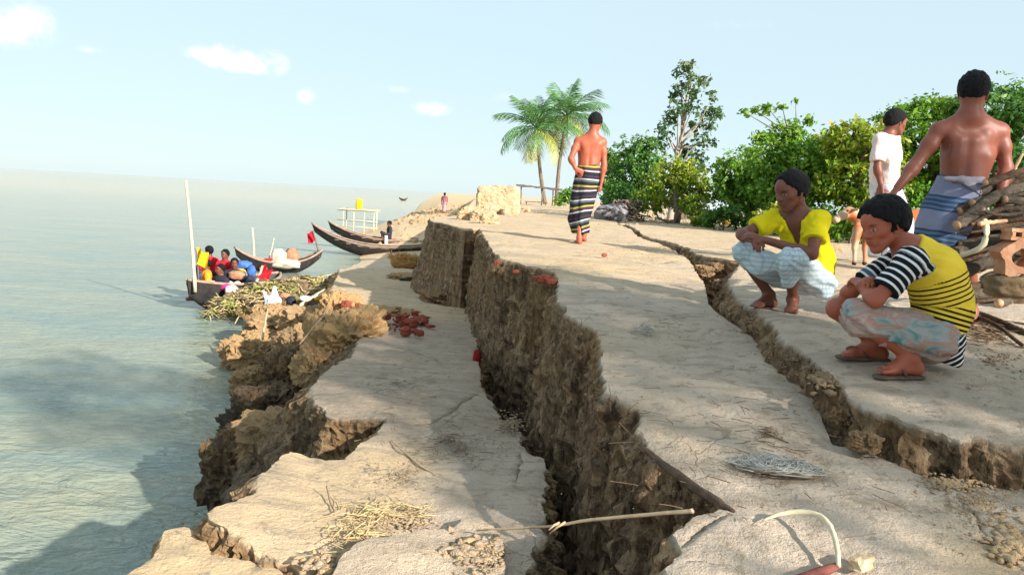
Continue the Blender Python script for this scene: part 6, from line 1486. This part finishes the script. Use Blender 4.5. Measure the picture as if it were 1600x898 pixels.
pole(499, 402, 489, 362, 28.5, .03, 'slanting pole with a red cloth on the bow of the small loaded boat', M_WOOD, (SACK[6], .22, .35, -1)); pole(398, 445, 410, 415, 18.8, .03, 'slanting pole with a red cloth between the loaded boats', M_BONE, (SACK[6], .22, .3, 1))
pole(602, 396, 603, 368, 40.2, .10, 'white upright post on the side of the pink-rimmed boat', M_PLA)
# stilt platform in the river with a yellow flag
def stilt():
    d = 52; c = at(562, 345, d); root = empty('fishing_platform', (c[0], d, 0)); tag(root, 'light bamboo fishing platform on stilts with a yellow cloth', 'platform')
    for x, y in ((-.95, -.4), (-.3, -.4), (.35, -.4), (.95, -.4), (-.95, .6), (.95, .6)):
        mb = MB(); mb.tube([(x*1.05, y, -.4), (x, y, .8), (x, y, 1.7)], .035, 6); mb.build('stilt', M_BONE, root)
    for z in (.55, .95, 1.55):
        mb = MB(); mb.tube([(-1.3, -.43, z), (0, -.43, z+.03), (1.2, -.43, z-.02)], .03, 6); mb.build('rail', M_BONE, root)
    mb = MB(); mb.box((0, .1, 1.63), (2.3, 1.3, .06)); mb.build('deck', M_BONE, root, smooth=False)
    clod('yellow_cloth', (-.05, -.1, 1.95), (.20, .2, .34), 330, boxy=.2, amp=.3, sub=3, m=SACK[7], parent=root)
stilt()
# ------------------------------------------------------------ far people, small in the picture
def small_person(loc, facing, pose, shirt, lower, label, h=.022, s=1.0, group='people at the boats'):
    root = empty('person', loc); tag(root, label, 'person', group); B = Field(); f = nrm((math.cos(facing), math.sin(facing), 0)); r = np.cross(f, EZ); z = EZ
    sit = pose == 'sit'; hip = z*(.14 if sit else .82); ch = hip+z*.42; nk = hip+z*.52; hd = nk+z*.16+f*.02
    H = add_head(B, hd, f, z, nk, 1.05, .055); B.chain([hip, hip+z*.2, ch], [.13, .12, .14], k=.05, flat=f, ff=.72); B.cap(ch-r*.15+z*.03, ch+r*.15+z*.03, .06, .06, .05)
    for q in (-1, 1):
        sh = ch+r*q*.18+z*.03; el = sh-z*.26+r*q*.04+f*.03; wr = el+(f*.22-r*q*.12-z*.02 if sit else f*.05-z*.24); add_arm(B, sh, el, wr); add_hand(B, wr, wr-el, f if not sit else -z, .5, q)
        hp = hip+r*q*.09; kn = hp+(f*.36+z*.22 if sit else -z*.40+f*.02); an = kn+(-z*.30-f*.05 if sit else -z*.345); add_leg(B, hp, kn, an, 1, 1, -f); add_foot(B, an, f)
    V, F = B.mesh(h); mesh_np('body', V, F, M_SKIN, root, attrs={'col': person_colors(V, SKIN_C, H)})
    V, F = hair_mesh(H, h, .016); mesh_np('hair', V, F, M_HAIR, root)
    if shirt is not None:
        S = Field(); S.chain([hip, hip+z*.2, ch], [.155, .145, .16], k=.05, flat=f, ff=.8); S.cap(ch-r*.16+z*.03, ch+r*.16+z*.03, .078, .078, .05)
        for q in (-1, 1): S.cap(ch+r*q*.18+z*.03, ch+r*q*.21-z*.14, .07, .07, .03)
        V, F = S.mesh(h, lambda D, G: D+.012*fbm(G*9, 2)); mesh_np('shirt', V, F, shirt, root)
    L = Field()
    if sit:
        for q in (-1, 1): L.cap(hip+r*q*.09, hip+r*q*.09+f*.36+z*.22, .12, .085, .06)
        L.cap(hip+f*.1, hip+f*.3+z*.08, .14, .10, .06)
    else: L.cap(hip+z*.03, hip-z*.55, .155, .17, .05)
    V, F = L.mesh(h, lambda D, G: D+.015*fbm(G*np.array((12, 12, 5)), 2)); mesh_np('lungi', V, F, lower, root); return root
c = at(693, 345, 66); small_person((c[0], 66, shore_z(c[0], 66)), 1.8, 'stand', plain_cloth('rose_shirt', (.40, .12, .16), (.55, .22, .26)), SACK[9], 'distant person in a rose shirt standing on the sandy shore', .03)
c = at(608, 372, 41); small_person((c[0], 41, .50), 3.4, 'sit', SACK[8], SACK[8], 'dark-clothed person sitting in the pink-rimmed boat', .025)
for i, (px, py, d, sh, lo, fc, lb) in enumerate([(323, 440, 19.4, SACK[1], SACK[8], 3.6, 'person in orange sitting at the prow of the crowded black boat'), (352, 424, 20.0, SACK[6], SACK[8], 4.5, 'person in red sitting in the middle of the crowded black boat'), (327, 418, 20.4, SACK[6], SACK[2], 2.5, 'person in red and blue sitting by the yellow flag'),
                                                   (345, 448, 19.3, SACK[8], SACK[3], 4.2, 'person in dark clothes sitting on the crowded black boat'), (366, 438, 19.7, SACK[8], SACK[4], 5.0, 'person in dark clothes and white sitting beside the bundles')]):
    c = at(px, py, d); small_person((c[0], d, max(.10, c[2]-.42)), fc, 'sit', sh, lo, lb, .02)

# ------------------------------------------------------------ the brush heap at the water's edge
def brush_heap():
    c = onz(430, 492, .1); root = empty('brush_heap', (c[0], c[1], -.1)); tag(root, 'heap of yellowed reeds and branches at the water beside the black boat', 'brush heap'); g = random.Random(8)
    V, F = Field().chain([(-1.0, .3, .1), (-.3, .1, .35), (.6, .0, .45), (1.5, .1, .55)], [.42, .55, .58, .55], k=.2, flat=EZ, ff=.8).mesh(.05, lambda D, G: D+.18*fbm(G*2.2, 4)+.08*fbm(G*6, 3), pad=.25, marg=.35); mesh_np('mud_core', V, F, M_SOIL, root, attrs={'wall': np.full(len(V), .9), 'warm': np.clip(.5+fbm(V*2, 2)*1.2, 0, 1)})
    for nm, m_, n_, col in (('dry_reeds', M_STRAW, 420, 0), ('green_reeds', simple_mat('reed_green', (.16, .22, .03), (.34, .36, .06), 8, .8, 0), 260, 1), ('dead_branches', M_TWIG, 260, 2)):
        mb = MB()
        for k in range(n_):
            x = g.uniform(-1.35, 1.9); y = g.gauss(-.05, .32); zt = float(np.interp(x, [-1.35, -.3, .6, 1.9], [.35, .82, .98, 1.05]))+.10*g.random()-.45*abs(y-.1)**1.3; a = g.uniform(0, 6.28); L = g.uniform(.2, .55); e = g.gauss(.1, .35); dv = Vector((math.cos(a)*math.cos(e), math.sin(a)*math.cos(e), math.sin(e)))*L
            p = Vector((x, y, zt)); mb.tube([p-dv*.5, p+Vector((0, 0, .03)), p+dv*.5+Vector((0, 0, -.06))], [.010, .012, .004] if col < 2 else [.02, .016, .008], 4)
        o = mb.build(nm, m_, root); o['kind'] = 'stuff'
brush_heap()
def white_bag():
    c = at(424, 478, 16.6); root = empty('white_bag', c); tag(root, 'torn white sack with two upright ears lying on the brush heap', 'sack'); B = Field()
    B.cap((-.05, 0, -.12), (.05, 0, .08), .13, .16, .05, EY, .7); B.cap((.05, 0, .15), (.06, 0, .36), .075, .05, .04, EY, .6); B.cap((-.08, 0, .12), (-.17, 0, .27), .055, .035, .04, EY, .6); B.cap((-.08, 0, -.14), (-.14, 0, -.24), .07, .03, .04)
    V, F = B.mesh(.016, lambda D, G: D+.035*fbm(G*8, 3)); mesh_np('cloth', V, F, SACK[4], root)
    mb = MB(); mb.tube([(.03, 0, .17), (.06, 0, .19), (.1, 0, .16)], .012, 5); mb.build('tie', M_TWIG, root)
white_bag()
for i, (px, py, d, w, h, m_, lb) in enumerate([(455, 470, 15.8, 7, 7, SACK[8], 'dark cloth bundle on the brush heap'), (478, 466, 15.6, 9, 4, SACK[4], 'pale rag draped on the brush heap'), (445, 462, 16.0, 8, 4, SACK[5], 'brown rag on the brush heap'), (500, 466, 15.0, 8, 4, SACK[7], 'yellow rag on the brush heap')]):
    bundle(px, py, d, w, h, m_, lb, 40+i, 'rag', 'rags on the brush heap')
q = [at(x, y, d) for x, y, d in [(462, 486, 14.2), (480, 470, 14.6), (508, 452, 15.2)]]; stick('stick', 'thick pale stick leaning up against the terrace from the brush heap', q, [.03, .035, .025], M_BONE)
q = [at(x, y, d) for x, y, d in [(410, 530, 12.6), (414, 505, 13), (418, 480, 13.4)]]; stick('stick', 'upright pale stick standing below the white sack', q, [.02, .02, .012], M_PALEWOOD)
c = onz(632, 414, .30); hp = empty('straw_heap', c); tag(hp, 'round heap of orange straw by the bow of the green-banded boat', 'straw heap'); clod('core', (0, 0, .10), (.50, .42, .27), 95, boxy=.0, amp=.3, sub=4, m=simple_mat('straw_core', (.30, .15, .04), (.50, .30, .10), 30, .9, .8, .02), parent=hp)
mb = MB(); g = random.Random(1)
for k in range(420):
    a = g.uniform(0, 6.28); p = Vector((.5*math.cos(a)*g.random(), .4*math.sin(a)*g.random(), .22+.12*g.random())); dv = Vector((g.gauss(0, 1), g.gauss(0, 1), g.gauss(0, .5))).normalized()*.2; mb.tube([p-dv, p, p+dv-Vector((0, 0, .06))], [.010, .012, .006], 4)
o = mb.build('loose_straw', simple_mat('orange_straw', (.42, .20, .05), (.60, .36, .12), 8, .85, 0), hp); o['kind'] = 'stuff'
p = onz(652, 434, 1.22); bundle(653, 433, p[1], 6, 3, SACK[4], 'white rag at the foot of the cliff on the far terrace', 60, 'rag', None); bundle(633, 438, onz(633, 438, 1.22)[1], 8, 3, SACK[8], 'dark rag on the far terrace beside the white one', 61, 'rag', None)

g2 = np.random.default_rng(5); pts = []
for k in range(500):
    y = g2.uniform(40, 95); x = np.interp(y, [40, 60, 95], [-6.5, -9, -10])+g2.uniform(0, 5); pts.append((x, y, shore_z(x, y)))
crumbs('soil_crumbs', np.array(pts), .04, .28, 12, .8, 'dark and pale lumps scattered over the sandy shore', wall=.6)
